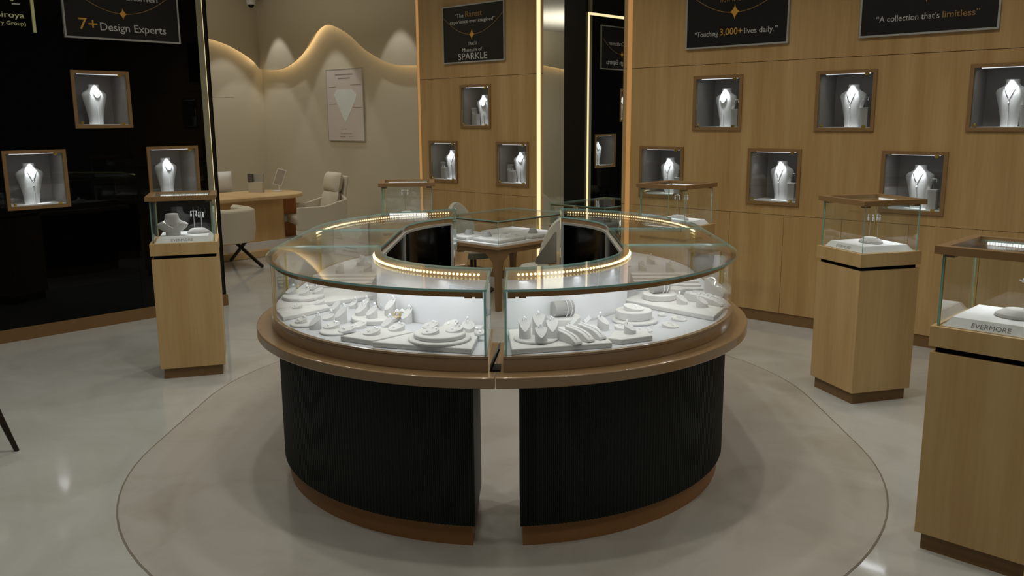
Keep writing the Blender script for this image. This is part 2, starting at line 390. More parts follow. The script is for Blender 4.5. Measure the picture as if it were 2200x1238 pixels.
# ------------------------------------------------------------------ the ring shaped counter
AX = Vector((-sqrt(.5), sqrt(.5))); BX = Vector((sqrt(.5), sqrt(.5)))
TH = -.045
aX = AX*cos(TH)*1+BX*sin(-TH); bX = BX*cos(TH)+AX*sin(TH)
C0 = BX*.08+AX*4.235
LS = .78; T0 = .005
ROT = atan2(bX.y, bX.x)      # local x = to the right, local y = away
def edge(R, gF, gB, side, seg='all', n=26, s0=.05, s1=.70):
    """points of the stadium offset at radius R, from the front gap round to the back gap"""
    f0 = asin(min(1, gF/R)); b1 = acos(min(1, gB/R)); P = []
    if seg in ('all', 'front'):
        P += [(R*sin(f0+(pi/2-f0)*i/n), -R*cos(f0+(pi/2-f0)*i/n)) for i in range(n+1)]
    if seg == 'front': P.append((R, s0-.0015))
    if seg == 'mid': P += [(R, s0+.0015), (R, s1-.0015)]
    if seg == 'back': P.append((R, s1+.0015))
    if seg in ('all', 'back'):
        P += [(R*cos(b1*i/n), LS+R*sin(b1*i/n)) for i in range(n+1)]
    k = .932 if R < .72 else 1.0
    return [(side*t*k+T0, s) for t, s in P]
def ring(mb, Ro, Ri, z0, z1, gF, gB, side, seg='all', mi=0, ms=None, n=26):
    o = edge(Ro, gF, gB, side, seg, n); i = edge(Ri, gF, gB, side, seg, n); k = len(o); ms = mi if ms is None else ms
    v = [(x, y, z0) for x, y in o]+[(x, y, z0) for x, y in i]+[(x, y, z1) for x, y in o]+[(x, y, z1) for x, y in i]
    F = []; S = []
    for j in range(k-1):
        F += [(j, j+1, k+j+1, k+j), (2*k+j, 3*k+j, 3*k+j+1, 2*k+j+1)]
        S += [(j, 2*k+j, 2*k+j+1, j+1), (k+j, k+j+1, 3*k+j+1, 3*k+j)]
    S += [(0, k, 3*k, 2*k), (k-1, 3*k-1, 4*k-1, 2*k-1)]
    if side > 0: F = [f[::-1] for f in F]; S = [f[::-1] for f in S]
    nb = len(mb.f); mb.add(v, F+S, mi)
    for q in range(nb+len(F), len(mb.f)): mb.m[q] = ms
    return mb
def w2(t, s, z=0): 
    p = C0+bX*t+aX*s; return (p.x, p.y, z)
def counter(side):
    nm = 'right' if side > 0 else 'left'
    c = thing('display_counter', 'curved dark green fluted jewellery counter with glass case, %s half of the ring' % nm, 'counter', (C0.x, C0.y, 0), ROT)
    GB = .37
    ring(MB(), 1.059, .69, 0, .092, .098, GB, side).build('kick_plate', 'bronze_dark', c, smooth=30)
    # fluted drum
    pts = []; Rb = 1.074; step = .0160/4
    f0 = asin(.088/Rb); L1 = (pi/2-f0)*Rb; L2 = LS; L3 = acos(GB/Rb)*Rb; n = int((L1+L2+L3)/step)
    pat = (.002, .006, .006, .002)
    for i in range(n+1):
        d = i*step; R = Rb+pat[i % 4]
        if d < L1: a = f0+d/Rb; q = (R*sin(a), -R*cos(a))
        elif d < L1+L2: q = (R, d-L1)
        else: a = (d-L1-L2)/Rb; q = (R*cos(a), LS+R*sin(a))
        pts.append((side*q[0]+T0, q[1]))
    k = len(pts); mb = MB(); fs = [(i, k+i, k+i+1, i+1) for i in range(k-1)]
    if side < 0: fs = [f[::-1] for f in fs]
    mb.add([(x, y, .092) for x, y in pts]+[(x, y, .69) for x, y in pts], fs)
    ring(mb, 1.074, .67, .092, .682, .088, GB, side)
    mb.build('fluted_drum', 'drum', c)
    ring(MB(), 1.175, .652, .680, .724, .0012, GB-.085, side, n=40).build('ledge', 'bronze', c, smooth=30, bevel=.005)
    ring(MB(), 1.105, .638, .724, .776, .028, GB-.01, side, n=40).build('case_base', 'bronze', c, smooth=30, bevel=.002)
    ring(MB(), 1.107, 1.088, .776, .785, .028, GB-.01, side, n=40).build('base_rim', 'bronze', c, smooth=30)
    ring(MB(), 1.086, .662, .776, .780, .036, GB, side, n=40).build('deck', 'deck', c)
    # glass
    ring(MB(), 1.098, 1.090, .785, 1.030, .034, GB, side, 'all', 0, 0, 40).build('front_glass', 'glass', c, smooth=30)
    for g, e in ((.034, 1), (GB, -1)):
        a = edge(1.098, .034, GB, side); b = edge(.652, .034, GB, side)
        p, q = (a[0], b[0]) if e > 0 else (a[-1], b[-1])
        x = p[0]; y0, y1 = sorted((p[1], q[1]))
        MB().pane(min(x, x+side*e*.008), max(x, x+side*e*.008), y0, y1, .785, 1.030).build('end_glass', ['glass', 'edge'], c)
    for sg in ('front', 'mid', 'back'):
        ring(MB(), 1.116, .632, 1.0305, 1.0395, .030, GB-.005, side, sg, 0, 1, 40).build('top_glass', ['glass', 'edge'], c)
    # front rail under the top glass (curved part only) and inner rail
    ring(MB(), 1.089, 1.079, 1.006, 1.030, .046, GB+.02, side, 'all', 0, 0, 40).build('front_rail', 'bronze_dark', c, smooth=30)
    frail = [q for q in c.children if q.name.startswith('front_rail')][0]
    ring(MB(), .662, .634, .992, 1.030, .040, GB, side, 'all', 0, 0, 40).build('inner_rail', 'bronze', c, smooth=30)
    irail = [q for q in c.children if q.name.startswith('inner_rail')][0]
    ring(MB(), .656, .646, .776, .992, .040, GB, side, 'all', 0, 0, 40).build('inner_panel', 'white_panel', c, smooth=30)
    # operator side: black doors in aluminium profiles
    ring(MB(), .640, .632, .10, .990, .10, GB+.006, side, 'all', 0, 0, 40).build('door_panel', 'panel_black', c, smooth=30)
    ring(MB(), .636, .624, .990, 1.004, .10, GB+.004, side, 'all', 0, 0, 40).build('top_profile', 'alu', c, smooth=30)
    for s in (.06, LS-.02):
        x0, x1 = sorted((side*.578+T0, side*.592+T0)); MB().box(x0, x1, s-.014, s+.014, .1, .995).build('post_profile', 'alu', c)
    e = edge(.632, .10, GB+.006, side)
    for (x, y) in (e[-1], e[0]):
        MB().box(x-.008, x+.008, y-.010, y+.006, .1, .995).build('post_profile', 'alu', c)
    # slim brass uprights where the top panes meet
    for s in (.06, LS+.03):
        x0, x1 = sorted((side*1.078+T0, side*1.088+T0)); MB().box(x0, x1, s-.006, s+.006, .785, 1.006).build('upright', 'brass', c)
    # corner clips
    for t in (.060, .10):
        a = edge(1.084, t, GB, side)[0]; MB().box(a[0]-.014, a[0]+.014, a[1], a[1]+.012, 1.000, 1.008).build('clip', 'bronze_dark', frail)
    # led beads: inner strip looks outwards, outer strip looks inwards
    def beads(R, z, gF, gB, sp, r, sg):
        P = edge(R, gF, gB, side, sg, 200); mb = MB(); acc = 0; last = P[0]
        for p in P:
            dd = sqrt((p[0]-last[0])**2+(p[1]-last[1])**2); m = max(1, int(dd/.004))
            for q in range(m):
                acc += dd/m
                if acc >= sp:
                    acc = 0; t = q/m; mb.ball((last[0]+(p[0]-last[0])*t, last[1]+(p[1]-last[1])*t, z), r, n=5, h=3)
            last = p
        o = mb.build('led_strip', 'led_warm', irail if R < .8 else frail); return o
    beads(.666, 1.014, .075, GB+.05, .0165, .0056, 'front')
    beads(1.076, 1.016, .16, GB+.03, .0165, .005, 'back')
    return c
CL = counter(-1); CR = counter(1)
# led light of the cases
WH = (.92, .95, 1)
for sd in (-1, 1):
    def lamp(t, s_, z, tt, ts, tz, sx, sy, p):
        area('case_led', w2(sd*t+T0, s_, z), w2(sd*tt+T0, ts, tz), sx, sy, p, WH, 165)
    for ang in (13, 33, 53, 75):
        a = radians(ang); S_, C_ = sin(a), cos(a)
        lamp(.72*S_, -.72*C_, .985, .7201*S_, -.7201*C_, .7, .26, .03, .42)
        lamp(1.068*S_, -1.068*C_, 1.003, .70*S_, -.70*C_, .90, .36, .015, 1.0)
    lamp(.65, .35, .985, .6501, .35, .7, .02, .5, .5); lamp(1.065, .35, 1.0, 1.0649, .35, .7, .02, .5, .5)
    for ang in (20, 48):
        a = radians(ang); S_, C_ = sin(a), cos(a)
        lamp(.68*C_, LS+.68*S_, .985, .6801*C_, LS+.6801*S_, .7, .2, .02, .6); lamp(1.06*C_, LS+1.06*S_, 1.0, 1.0599*C_, LS+1.0599*S_, .7, .2, .02, .6)
# floor inlay
def stadium(R, n=48):
    return [(R*cos(pi+pi*i/n), R*sin(pi+pi*i/n)) for i in range(n+1)]+[(R*cos(pi*i/n), LS+R*sin(pi*i/n)) for i in range(n+1)]
def loc_world(P): return [w2(x+T0, y)[:2] for x, y in P]
MB().prism(loc_world(stadium(1.815)), 0, .0012).build('inlay_joint', 'joint', fl)
MB().prism(loc_world(stadium(1.807)), 0, .0020).build('floor_inlay', 'inlay', fl)
# grey corner panel standing on the counter end at the back gap
fp = thing('corner_panel', 'grey three-sided board standing on the right counter end at the back gap', 'board', w2(.255, 1.385, .724), ROT)
def board():
    q = [(-.070, 0), (.070, 0), (.070, .205), (.058, .205), (-.070, .022)]
    MB().prism(q, -.008, .008).xf(Matrix.Rotation(pi/2, 4, 'X')).build('panel', 'flap', fp)
    MB().box(-.068, .062, -.0095, .0095, 0, .004).build('foot_rail', 'black', fp)
board()
tb = thing('tablet_stand', 'small black tablet leaning inside the narrow front gap of the counter', 'tablet', w2(.004, -1.045, .724), ROT)
def tablet():
    R = Matrix.Translation((-.018, 0, .004)) @ Matrix.Rotation(radians(22), 4, 'Y')
    MB().box(-.003, .003, -.05, .05, 0, .088).xf(R).build('frame', 'black', tb, bevel=.001)
    MB().box(-.0042, -.003, -.043, .043, .010, .078).xf(R).build('screen', 'ink_grey', tb)
    MB().box(-.022, .018, -.05, .035, 0, .006).build('base', 'black', tb)
tablet()

# ------------------------------------------------------------------ wall niches with busts
def bust_prof(z):
    P = [(0, .056, .030), (.06, .061, .034), (.12, .074, .040), (.18, .090, .044), (.222, .104, .046), (.246, .098, .043), (.260, .072, .038), (.272, .050, .036), (.284, .042, .034), (.312, .041, .033)]
    for a, b in zip(P[:-1], P[1:]):
        if a[0] <= z <= b[0]:
            t = (z-a[0])/(b[0]-a[0]); return a[1]+(b[1]-a[1])*t, a[2]+(b[2]-a[2])*t
    return P[-1][1:]
def bust_y(x, z):
    w, d = bust_prof(z); return -d*sqrt(max(.02, 1-(x/w)**2))
bust_me = MB().loft([[(bust_prof(z)[0]*cos(2*pi*i/24), bust_prof(z)[1]*sin(2*pi*i/24), z) for i in range(24)] for z in [0, .06, .12, .16, .2, .225, .24, .25, .258, .265, .272, .278, .285, .292, .30, .312]]).mesh('bust_body', 'bust', 50)
seam_me = MB().box(-.002, .002, -.046, -.030, .002, .14).mesh('bust_seam', 'white', 0)
def chain_pts(drop, half=.040, n=17, p=1.5):
    out = []
    for i in range(n):
        t = -1+2*i/(n-1); x = half*t; z = .262-drop*(1-abs(t)**p)
        out.append((x, bust_y(x, z)-.0015, z))
    return out
def neck_mesh(kind):
    mb = MB(); drop = {0: .062, 1: .085, 2: .052, 3: .075}[kind]
    P = chain_pts(drop, p=(1.9 if kind in (0, 2) else 1.2))
    mb.tube(P, .0014, 5)
    return mb.mesh('chain', 'silver', 60), P
def pend_mesh(kind, P):
    mb = MB()
    if kind == 0:
        for x, y, z in P[2:-2]: mb.ball((x, y-.003, z-.005), .0042, n=6, h=3)
    elif kind == 2:
        for x, y, z in P[1:-1]: mb.ball((x, y-.002, z), .0026, n=6, h=3)
    else:
        x, y, z = P[len(P)//2]
        mb.ball((x, y-.003, z-.006), .005, n=6, h=3).ball((x, y-.003, z-.020), .0035, sz=1.6, n=6, h=3)
        mb.ball((x, y-.003, z-.036 if kind == 1 else z-.030), .006, sz=1.3, n=6, h=4)
    return mb.mesh('pendant', 'stone', 0)
NK = [neck_mesh(k) for k in range(4)]; PD = [pend_mesh(k, NK[k][1]) for k in range(4)]
fr = .026
frame_me = MB().box(0, NW, -.012, .02, 0, fr).box(0, NW, -.012, .02, NH-fr, NH).box(0, fr, -.012, .02, fr, NH-fr).box(NW-fr, NW, -.012, .02, fr, NH-fr).mesh('frame', 'frame_brown', 0)
D = .30
box_me = MB().box(.016, NW-.016, D, D+.01, .016, NH-.016).box(.012, .022, .01, D, .016, NH-.016).box(NW-.022, NW-.012, .01, D, .016, NH-.016).box(.016, NW-.016, .01, D, NH-.022, NH-.012).box(.016, NW-.016, .01, D, .012, .022).mesh('lining', 'lining', 0)
flo_me = MB().box(.023, NW-.023, .012, D-.01, .022, .030).mesh('floor_board', 'white', 0)
gla_me = MB().pane(fr+.002, NW-fr-.002, .000, .005, fr+.002, NH-fr-.002).mesh('glass_door', ['glass', 'edge'], 0)
led_me = MB().box(.06, NW-.06, .022, .030, NH-.030, NH-.026).mesh('led_bar', 'led_soft', 0)
hin_me = MB().box(-.013, .013, -.006, .008, -.009, .009).mesh('hinge', 'brass', 0)
lock_me = MB().lathe([(.009, 0), (.009, .012), (.006, .016)], 12).xf(Matrix.Rotation(pi/2, 4, 'X')).box(-.010, .010, -.004, .004, -.014, -.002).mesh('lock', 'brass', 30)
ear_me = MB().ball((0, 0, -.004), .0032, n=6, h=3).ball((0, 0, -.015), .0042, sz=1.8, n=6, h=4).tube([(0, 0, 0), (0, 0, -.012)], .0009, 4).mesh('earring_drop', 'stone', 0)
tee_me = MB().tube([(0, 0, 0), (0, 0, .075)], .0015, 6).tube([(-.022, 0, .075), (.022, 0, .075)], .0014, 6).mesh('earring_bar', 'silver', 60)
def L2W(o, p): return Matrix.Translation(o.location) @ Matrix.Rotation(o.rotation_euler.z, 4, 'Z') @ Vector(p)
SHORT = {'A': 'upper left niche, right wall', 'B': 'upper middle niche, right wall', 'C': 'upper right niche, right wall', 'D': 'lower left niche, right wall',
         'E': 'lower middle niche, right wall', 'F': 'lower right niche, right wall', 'c1': 'top niche, narrow wood panel', 'c2': 'lower left niche, narrow wood panel',
         'c3': 'lower right niche, narrow wood panel', 'L1': 'lower left niche, black wall', 'L2': 'top niche, black wall', 'L3': 'lower right niche, black wall'}
def niche(key, desc, orient, kind, style, power):
    sh = SHORT[key]
    if orient == 'R': x, z = (R_N[key]); loc = (x, YR, z); rz = 0
    else: y, z = L_N[key]; loc = (XL, y, z); rz = pi/2
    n = thing('display_niche', 'square brown-framed lit display niche, the '+desc, 'display case', loc, rz, 'lit wall niches')
    for nm, me in (('frame', frame_me), ('floor_board', flo_me)): link(nm, me, n)
    door = link('glass_door', gla_me, n); ln = link('lining', box_me, n); link('led_bar', led_me, ln)
    for hx, hz in ((NW-.075, NH-.034), (NW-.075, .034)):
        h = link('hinge', hin_me, door); h.location = (hx, -.004, hz)
    h = link('lock', lock_me, door); h.location = (.055, -.003, .045)
    bx, by = (NW/2+.0, .150)
    face = {'R': radians(-6), 'L': radians(8)}[orient]
    if orient == 'R' and key[0] == 'c': face = radians(10)
    b = thing('necklace_bust', 'tall white necklace bust inside the '+desc, 'bust', L2W(n, (bx, by, .030)), rz+face, 'necklace busts in the wall niches')
    link('body', bust_me, b); link('seam', seam_me, b)
    k = thing('necklace', ['silver necklace with a fringe of drops', 'long silver V necklace with drop pendant', 'short silver necklace of round stones', 'silver V necklace with small pendant'][kind]+' on the bust, '+sh, 'necklace', b.location, rz+face, 'necklaces in the wall niches')
    link('chain', NK[kind][0], k); link('pendant', PD[kind], k)
    spot('niche_spot', L2W(n, (bx-.01, .055, NH-.03)), L2W(n, (bx+.005, .115, .245)), power*3.0, 38, .5, (.94, .97, 1), .006)
    area('niche_glow', L2W(n, (bx, .035, NH-.028)), L2W(n, (bx, .20, .05)), .30, .01, power*.036, (.92, .96, 1), 160)
    def riser(rx, ry, w, hh, what, lab, slab):
        r = thing('riser_block', lab, 'stand', L2W(n, (rx, ry, .030)), rz, 'riser blocks in the wall niches')
        MB().box(-w/2, w/2, -w/2, w/2, 0, hh).build('block', 'velvet_d', r, bevel=.002)
        MB().box(-w/2-.001, w/2+.001, -w/2-.001, w/2+.001, hh, hh+.003).build('top_cap', 'white', r)
        top = (rx, ry, .033+hh)
        if what == 'tee':
            t = thing('earring_stand', 'silver T-bar earring stand on the riser, '+sh, 'stand', L2W(n, top), rz, 'earring stands in the wall niches'); link('bar', tee_me, t)
            for sx in (-.018, .018):
                e = link('earring', ear_me, None); e.location = L2W(n, (rx+sx, ry-.001, top[2]+.073)); e.rotation_euler = (0, 0, rz)
                tag(e, ('left' if sx < 0 else 'right')+' silver drop earring on the T-bar, '+sh, 'earring', 'earrings in the wall niches')
        elif what == 'ring':
            e = thing('ring', 'small silver ring on the short riser, '+sh, 'ring', L2W(n, top), rz+.5, 'rings in the wall niches')
            link('band', ring_me, e); link('stone', rst_me, e)
        elif what == 'pair':
            for sx in (-.012, .012):
                e = link('earring', ear_me, None); e.location = L2W(n, (rx+sx, ry-w/2-.005, .03+hh*.82)); e.rotation_euler = (0, 0, rz)
                tag(e, ('left' if sx < 0 else 'right')+' silver drop earring on the tall riser, '+sh, 'earring', 'earrings in the wall niches')
    if style == 'tee': riser(NW/2+.105, .125, .062, .140, 'tee', 'grey riser block beside the bust in the '+desc, '')
    if style == 'pair':
        riser(NW/2-.175+.02, .150, .06, .175, 'pair', 'tall grey riser block in the '+desc, '')
        riser(NW/2-.090, .100, .058, .115, 'ring', 'short grey riser block in the '+desc, '')
tor = [(.0085*cos(2*pi*i/20), 0, .0085+.0085*sin(2*pi*i/20)) for i in range(20)]
ring_me = MB().tube(tor, .0014, 6, closed=True).mesh('band', 'silver', 60)
rst_me = MB().ball((0, 0, .0195), .0050, n=7, h=3).ball((.005, 0, .0175), .0022, n=6, h=3).ball((-.005, 0, .0175), .0022, n=6, h=3).mesh('stone', 'stone', 0)
PW = 2.6
niche('A', 'upper left niche of the right wood wall', 'R', 0, 'tee', PW)
niche('B', 'upper middle niche of the right wood wall', 'R', 1, 'tee', PW)
niche('C', 'upper right niche cut by the picture edge', 'R', 3, 'tee', PW)
niche('D', 'lower left niche behind the back right pedestal', 'R', 1, 'tee', PW)
niche('E', 'lower middle niche of the right wood wall', 'R', 1, 'tee', PW)
niche('F', 'lower right niche behind the right pedestal', 'R', 3, 'tee', PW)
niche('c1', 'upper niche of the narrow wood panel', 'R', 0, 'pair', PW)
niche('c2', 'lower left niche of the narrow wood panel', 'R', 3, 'pair', PW)
niche('c3', 'lower right niche of the narrow wood panel', 'R', 2, 'pair', PW)
niche('L1', 'lower left niche of the black wall', 'L', 1, '', PW)
niche('L2', 'upper niche of the black wall', 'L', 2, '', PW)
niche('L3', 'lower right niche of the black wall', 'L', 2, '', PW)

def text_fit(body, x0, x1, zb, cap, mt, parent, d=-.017, ext=.001):
    """lettering stretched to span x0..x1 with the given capital height, standing on zb"""
    o = text('lettering', body, cap/.70, mt, parent, (0, d, zb), 'LEFT', ext)
    xs = [v.co.x for v in o.data.vertices]; k = (x1-x0)/(max(xs)-min(xs)); m0 = min(xs)
    for v in o.data.vertices: v.co.x = x0+(v.co.x-m0)*k
    return o
# ------------------------------------------------------------------ black wall signs
def star(r, n=12):
    P = []
    for q in range(4):
        for i in range(n):
            t = i/n*pi/2; c, s = abs(cos(t))**3, abs(sin(t))**3
            a = q*pi/2; x, y = c, s; P.append((x*cos(a)-y*sin(a), (x*sin(a)+y*cos(a))))
    return [(x*r*.80, y*r*1.05) for x, y in P]
def sign(label, loc, rz, w, h, arc=None, lines=(), starpos=None):
    s = thing('wall_sign', label, 'sign', loc, rz, 'black signs on the walls')
    pn = MB().box(-w/2+.012, w/2-.012, -.016, -.002, .012, h-.012).build('panel', 'sign', s)
    b = .013
    MB().box(-w/2, w/2, -.022, 0, 0, b).box(-w/2, w/2, -.022, 0, h-b, h).box(-w/2, -w/2+b, -.022, 0, b, h-b).box(w/2-b, w/2, -.022, 0, b, h-b).build('frame', 'sign_frame', s)
    if arc:
        hw, z0, dz = arc; P = [(hw*t, -.0175, z0-dz+dz*abs(t)**2.0) for t in [i/20-1 for i in range(41)]]
        MB().tube(P, .0028, 5).build('necklace_line', 'ink_dull', pn)
    if starpos:
        x, z, r = starpos
        MB().prism([(a+x, b2+z) for a, b2 in star(r)], .016, .021).xf(Matrix(((1, 0, 0, 0), (0, 0, -1, 0), (0, 1, 0, 0), (0, 0, 0, 1)))).build('star', 'ink_gold', pn)
    for body, x0, x1, zb, cap, m in lines:
        text_fit(body, x0, x1, zb, cap, m, pn)
    return s
sign('black sign reading Museum of SPARKLE on the narrow wood panel', (-6.637, YR, 2.226), 0, .90, .582, (.44, .475, .195), [
    ('\u201cThe', -.263, -.133, .457, .040, 'ink_white'), ('Rarest', -.105, .135, .457, .058, 'ink_dull'), ('experience ever imagined\u201d', -.34, .317, .398, .037, 'ink_white'),
    ("That's!", -.072, .054, .176, .032, 'ink_white'), ('Museum of', -.158, .131, .112, .036, 'ink_white'), ('SPARKLE', -.219, .204, .032, .066, 'ink_white')], (-.012, .280, .050))
sign('black sign about touching 3,000+ lives, upper left on the right wood wall', (-3.645, YR, 2.207), 0, .91, .60, (.44, .455, .19), [
    ('how it looks', -.14, .117, .352, .055, 'ink_dull'), ('\u201cTouching', -.369, -.155, .094, .040, 'ink_white'), ('3,000+', -.137, .063, .096, .052, 'ink_gold'), ('lives daily.\u201d', .081, .363, .096, .043, 'ink_white')], (-.008, .270, .055))
sign('black sign about a limitless collection, upper right on the right wood wall', (-2.186, YR, 2.207), 0, .92, .60, (.44, .47, .195), [
    ('\u201cA collection that\u2019s', -.342, .083, .099, .042, 'ink_white'), ('limitless\u201d', .103, .336, .100, .043, 'ink_dull')], (-.007, .275, .063))
sign('black sign reading 7+ Design Experts above the niches of the black wall', (XL, 3.172, 2.285), pi/2, .925, .56, (.42, .398, .193), [
    ('50+', -.25, -.09, .315, .065, 'ink_gold'), ('Craftsmen', -.06, .29, .315, .050, 'ink_white'), ('7+', -.35, -.21, .070, .086, 'ink_gold'), ('Design Experts', -.189, .342, .070, .060, 'ink_white')], (-.003, .205, .042))
lt = thing('wall_lettering', 'cream raised lettering Siroya with bar, top left on the black wall', 'sign', (XL, 2.440, 2.352), pi/2)
text_fit('Siroya', -.188, 0, .052, .041, 'letter', lt, -.002, .006)
text_fit('(Jewellery Group)', -.318, .006, 0, .028, 'letter', lt, -.002, .005)
MB().box(.052, .073, -.012, 0, -.044, .55).build('bar', 'letter', lt)
MB().box(-.075, -.020, -.01, 0, .146, .154).build('dash', 'ink_white', lt)
MB().prism([(-.082, .168), (-.066, .168), (-.036, .24), (-.056, .24)], 0, .01).xf(Matrix.Rotation(pi/2, 4, 'X')).build('emblem_stroke', 'letter', lt)
# diamond poster on the back wall (lower wall plane)
ps = thing('wall_poster', 'pale diamond diagram poster in thin grey frame on the beige back wall', 'poster', (-10.06, YB, 1.365), 0)
MB().box(-.405, .405, -.020, -.002, .01, .965).build('sheet', 'poster', ps)
sheet = ps.children[0]
MB().box(-.415, .415, -.024, 0, 0, .010).box(-.415, .415, -.024, 0, .965, .975).box(-.415, -.405, -.024, 0, .01, .965).box(.405, .415, -.024, 0, .01, .965).build('frame', 'sign_frame', ps)
def flat(poly, d, name, m, par): return MB().prism(poly, d, d+.002).xf(Matrix(((1, 0, 0, 0), (0, 0, -1, 0), (0, 1, 0, 0), (0, 0, 0, 1)))).build(name, m, par)
flat([(-.18, .70), (.16, .70), (.27, .62), (.25, .56), (.0, .24), (-.20, .56), (-.24, .63)], .020, 'diamond', 'ink_pale', sheet)
for x, z, w, hgt in ((-.0, .900, .40, .022), (.0, .850, .28, .022), (-.27, .735, .18, .012), (.26, .755, .24, .012), (-.28, .505, .17, .012), (.28, .455, .22, .012), (-.06, .165, .16, .012), (.0, .105, .26, .008), (-.08, .06, .12, .014), (.12, .065, .10, .010)):
    mb = MB(); k = max(3, int(w/.022)); P = []
    for i in range(2*k+1):
        P.append((x-w/2+w*i/(2*k), z+hgt*(random.uniform(.2, .5) if i % 2 else random.uniform(-.1, .2))))
    n = len(P); mb.add([(a_, -.0212, b_) for a_, b_ in P]+[(a_, -.0212, z-hgt/2) for a_, b_ in P], [(i, n+i, n+i+1, i+1) for i in range(n-1)])
    mb.build('print', 'ink_print', sheet)
# dome camera
cc = thing('security_camera', 'white dome security camera under the ceiling in the beige corner', 'camera', (-11.85, 7.10, CEIL), 0)
MB().lathe([(.085, 0), (.085, -.02), (.065, -.035), (.065, -.075), (.055, -.09)][::-1], 20).build('housing', 'cctv', cc, smooth=40)
MB().ball((0, 0, -.085), .048, n=16, h=8).build('dome', 'black_glass', cc, smooth=60)

# ------------------------------------------------------------------ pedestals
def pedestal(center, rz, label, group='wood display pedestals', hill=(.0, .0), word=True, led=1):
    p = thing('display_pedestal', label, 'pedestal', (center[0], center[1], 0), rz, group)
    MB().box(-.18, .18, -.18, .18, 0, .07).build('kick', 'plinth_brown', p)
    MB().box(-.20, .20, -.20, .20, .07, .790).build('body', 'maple_ped', p, bevel=.0015)
    MB().box(-.185, .185, -.185, .185, .790, .812).build('shadow_gap', 'black_gap', p)
    MB().box(-.205, .205, -.205, .205, .812, .889).build('cap', 'maple_ped', p, bevel=.0015)
    for (a, b, c, d) in ((-.187, .187, -.187, -.181), (-.187, .187, .181, .187), (-.187, -.181, -.181, .181), (.181, .187, -.181, .181)):
        MB().pane(a, b, c, d, .889, 1.158).build('glass_pane', ['glass', 'edge'], p)
    f = MB()
    for (a, b, c, d) in ((-.21, .21, -.21, -.172), (-.21, .21, .172, .21), (-.21, -.172, -.172, .172), (.172, .21, -.172, .172)): f.box(a, b, c, d, 1.158, 1.187)
    for sx in (-1, 1):
        for sy in (-1, 1): f.box(sx*.165-.018, sx*.165+.018, sy*.165-.018, sy*.165+.018, 1.146, 1.159)
    lf = f.build('lid_frame', 'frame_brown', p)
    MB().pane(-.172, .172, -.172, .172, 1.170, 1.176).build('lid_glass', ['glass', 'edge'], lf)
    MB().box(-.181, -.178, -.181, -.178, .889, 1.15).box(-.181, -.178, .178, .181, .889, 1.15).build('corner_strip', 'brass', p)
    mb = MB()
    for i in range(30): mb.box(-.145+i*.01, -.145+i*.01+.007, .166, .173, 1.157, 1.168)
    mb.build('led_strip', 'led_white', lf)
    # sloped white plinth board with embossed word
    mb = MB().loft([[(-.172, -.172, .889), (.172, -.172, .889), (.172, .172, .889), (-.172, .172, .889)], [(-.148, -.148, .922), (.148, -.148, .922), (.148, .148, .922), (-.148, .148, .922)]])
    pb = mb.build('plinth_board', 'white', p)
    if word: text('lettering', 'EVERMORE', .027, 'emboss', pb, (-.012, -.1670, .8945), 'CENTER', .0012, tilt=-radians(36), sx=1.0)
    area('pedestal_led', L2W(p, (0, .12, 1.15)), L2W(p, (0, .1199, .9)), .30, .01, .5*led, (.95, .97, 1), 160)
    return p
def hill(p, x, y, rx, ry, lab, z=.922):
    h = thing('display_mound', lab, 'stand', L2W(p, (x, y, z)), p.rotation_euler.z, 'low velvet mounds on the pedestals')
    MB().lathe([(.95, 0), (1, .004), (.97, .012), (.62, .030), (.55, .032)], 28, sx=rx, sy=ry).build('mound', 'velvet', h, smooth=35); return h
def tee(p, x, y, z, ht, lab, what='drop', half=.024, cat='stand'):
    t = thing('earring_stand', 'clear T-bar stand '+lab, cat, L2W(p, (x, y, z)), p.rotation_euler.z, 'earring stands on the pedestals')
    MB().tube([(0, 0, 0), (0, 0, ht)], .0016, 6).tube([(-half, 0, ht), (half, 0, ht)], .0014, 6).build('bar', 'silver', t, smooth=50)
    for sx in (-half*.85, half*.85):
        e = link('earring', ear_me, None); e.location = L2W(p, (x+sx, y-.001, z+ht)); e.rotation_euler = (0, 0, p.rotation_euler.z+.3)
        e.scale = (1.5, 1.5, 1.7)
        tag(e, ('left' if sx < 0 else 'right')+' drop earring of the T-bar stand '+lab, 'earring', 'earrings on the pedestals')
pl = pedestal((-5.472, 2.69), radians(60.2), 'wood display pedestal with glass case in front of the black wall')
hill(pl, .082, .03, .072, .05, 'low velvet mound beside the small bust on the left pedestal')
tee(pl, .060, .03, .953, .115, 'left of two on the left pedestal mound', half=.020)
tee(pl, .105, .045, .953, .105, 'right of two on the left pedestal mound', half=.016)
bs = thing('necklace_bust', 'small white shoulder bust in the left pedestal case', 'bust', L2W(pl, (-.070, -.04, .922)), radians(64))
RB = [(0, .045, .035), (.022, .046, .036), (.026, .055, .042), (.050, .088, .050), (.072, .097, .046), (.084, .080, .040), (.095, .052, .036), (.110, .042, .034), (.138, .039, .032), (.141, .034, .028)]
MB().loft([[(w*cos(2*pi*i/28), d*sin(2*pi*i/28)+(.0 if z < .03 else -.004), z) for i in range(28)] for z, w, d in RB]).build('body', 'velvet', bs, smooth=50)
nk = thing('necklace', 'fine silver necklace on the small shoulder bust in the left pedestal case', 'necklace', bs.location, radians(64))
P = [(.052*t, -.004-(.046 if abs(t) < .7 else .041)*sqrt(max(.05, 1-(.6*t)**2))-.004, .096-.040*(1-abs(t)**1.7)) for t in [i/10-1 for i in range(21)]]
MB().tube(P, .0013, 5).build('chain', 'silver', nk, smooth=50)
MB().ball((0, -.056, .050), .004, n=6, h=3).ball((0, -.056, .040), .003, n=6, h=3).ball((-.03, -.050, .078), .0032, n=6, h=3).ball((.03, -.050, .078), .0032, n=6, h=3).build('pendant', 'stone', nk)
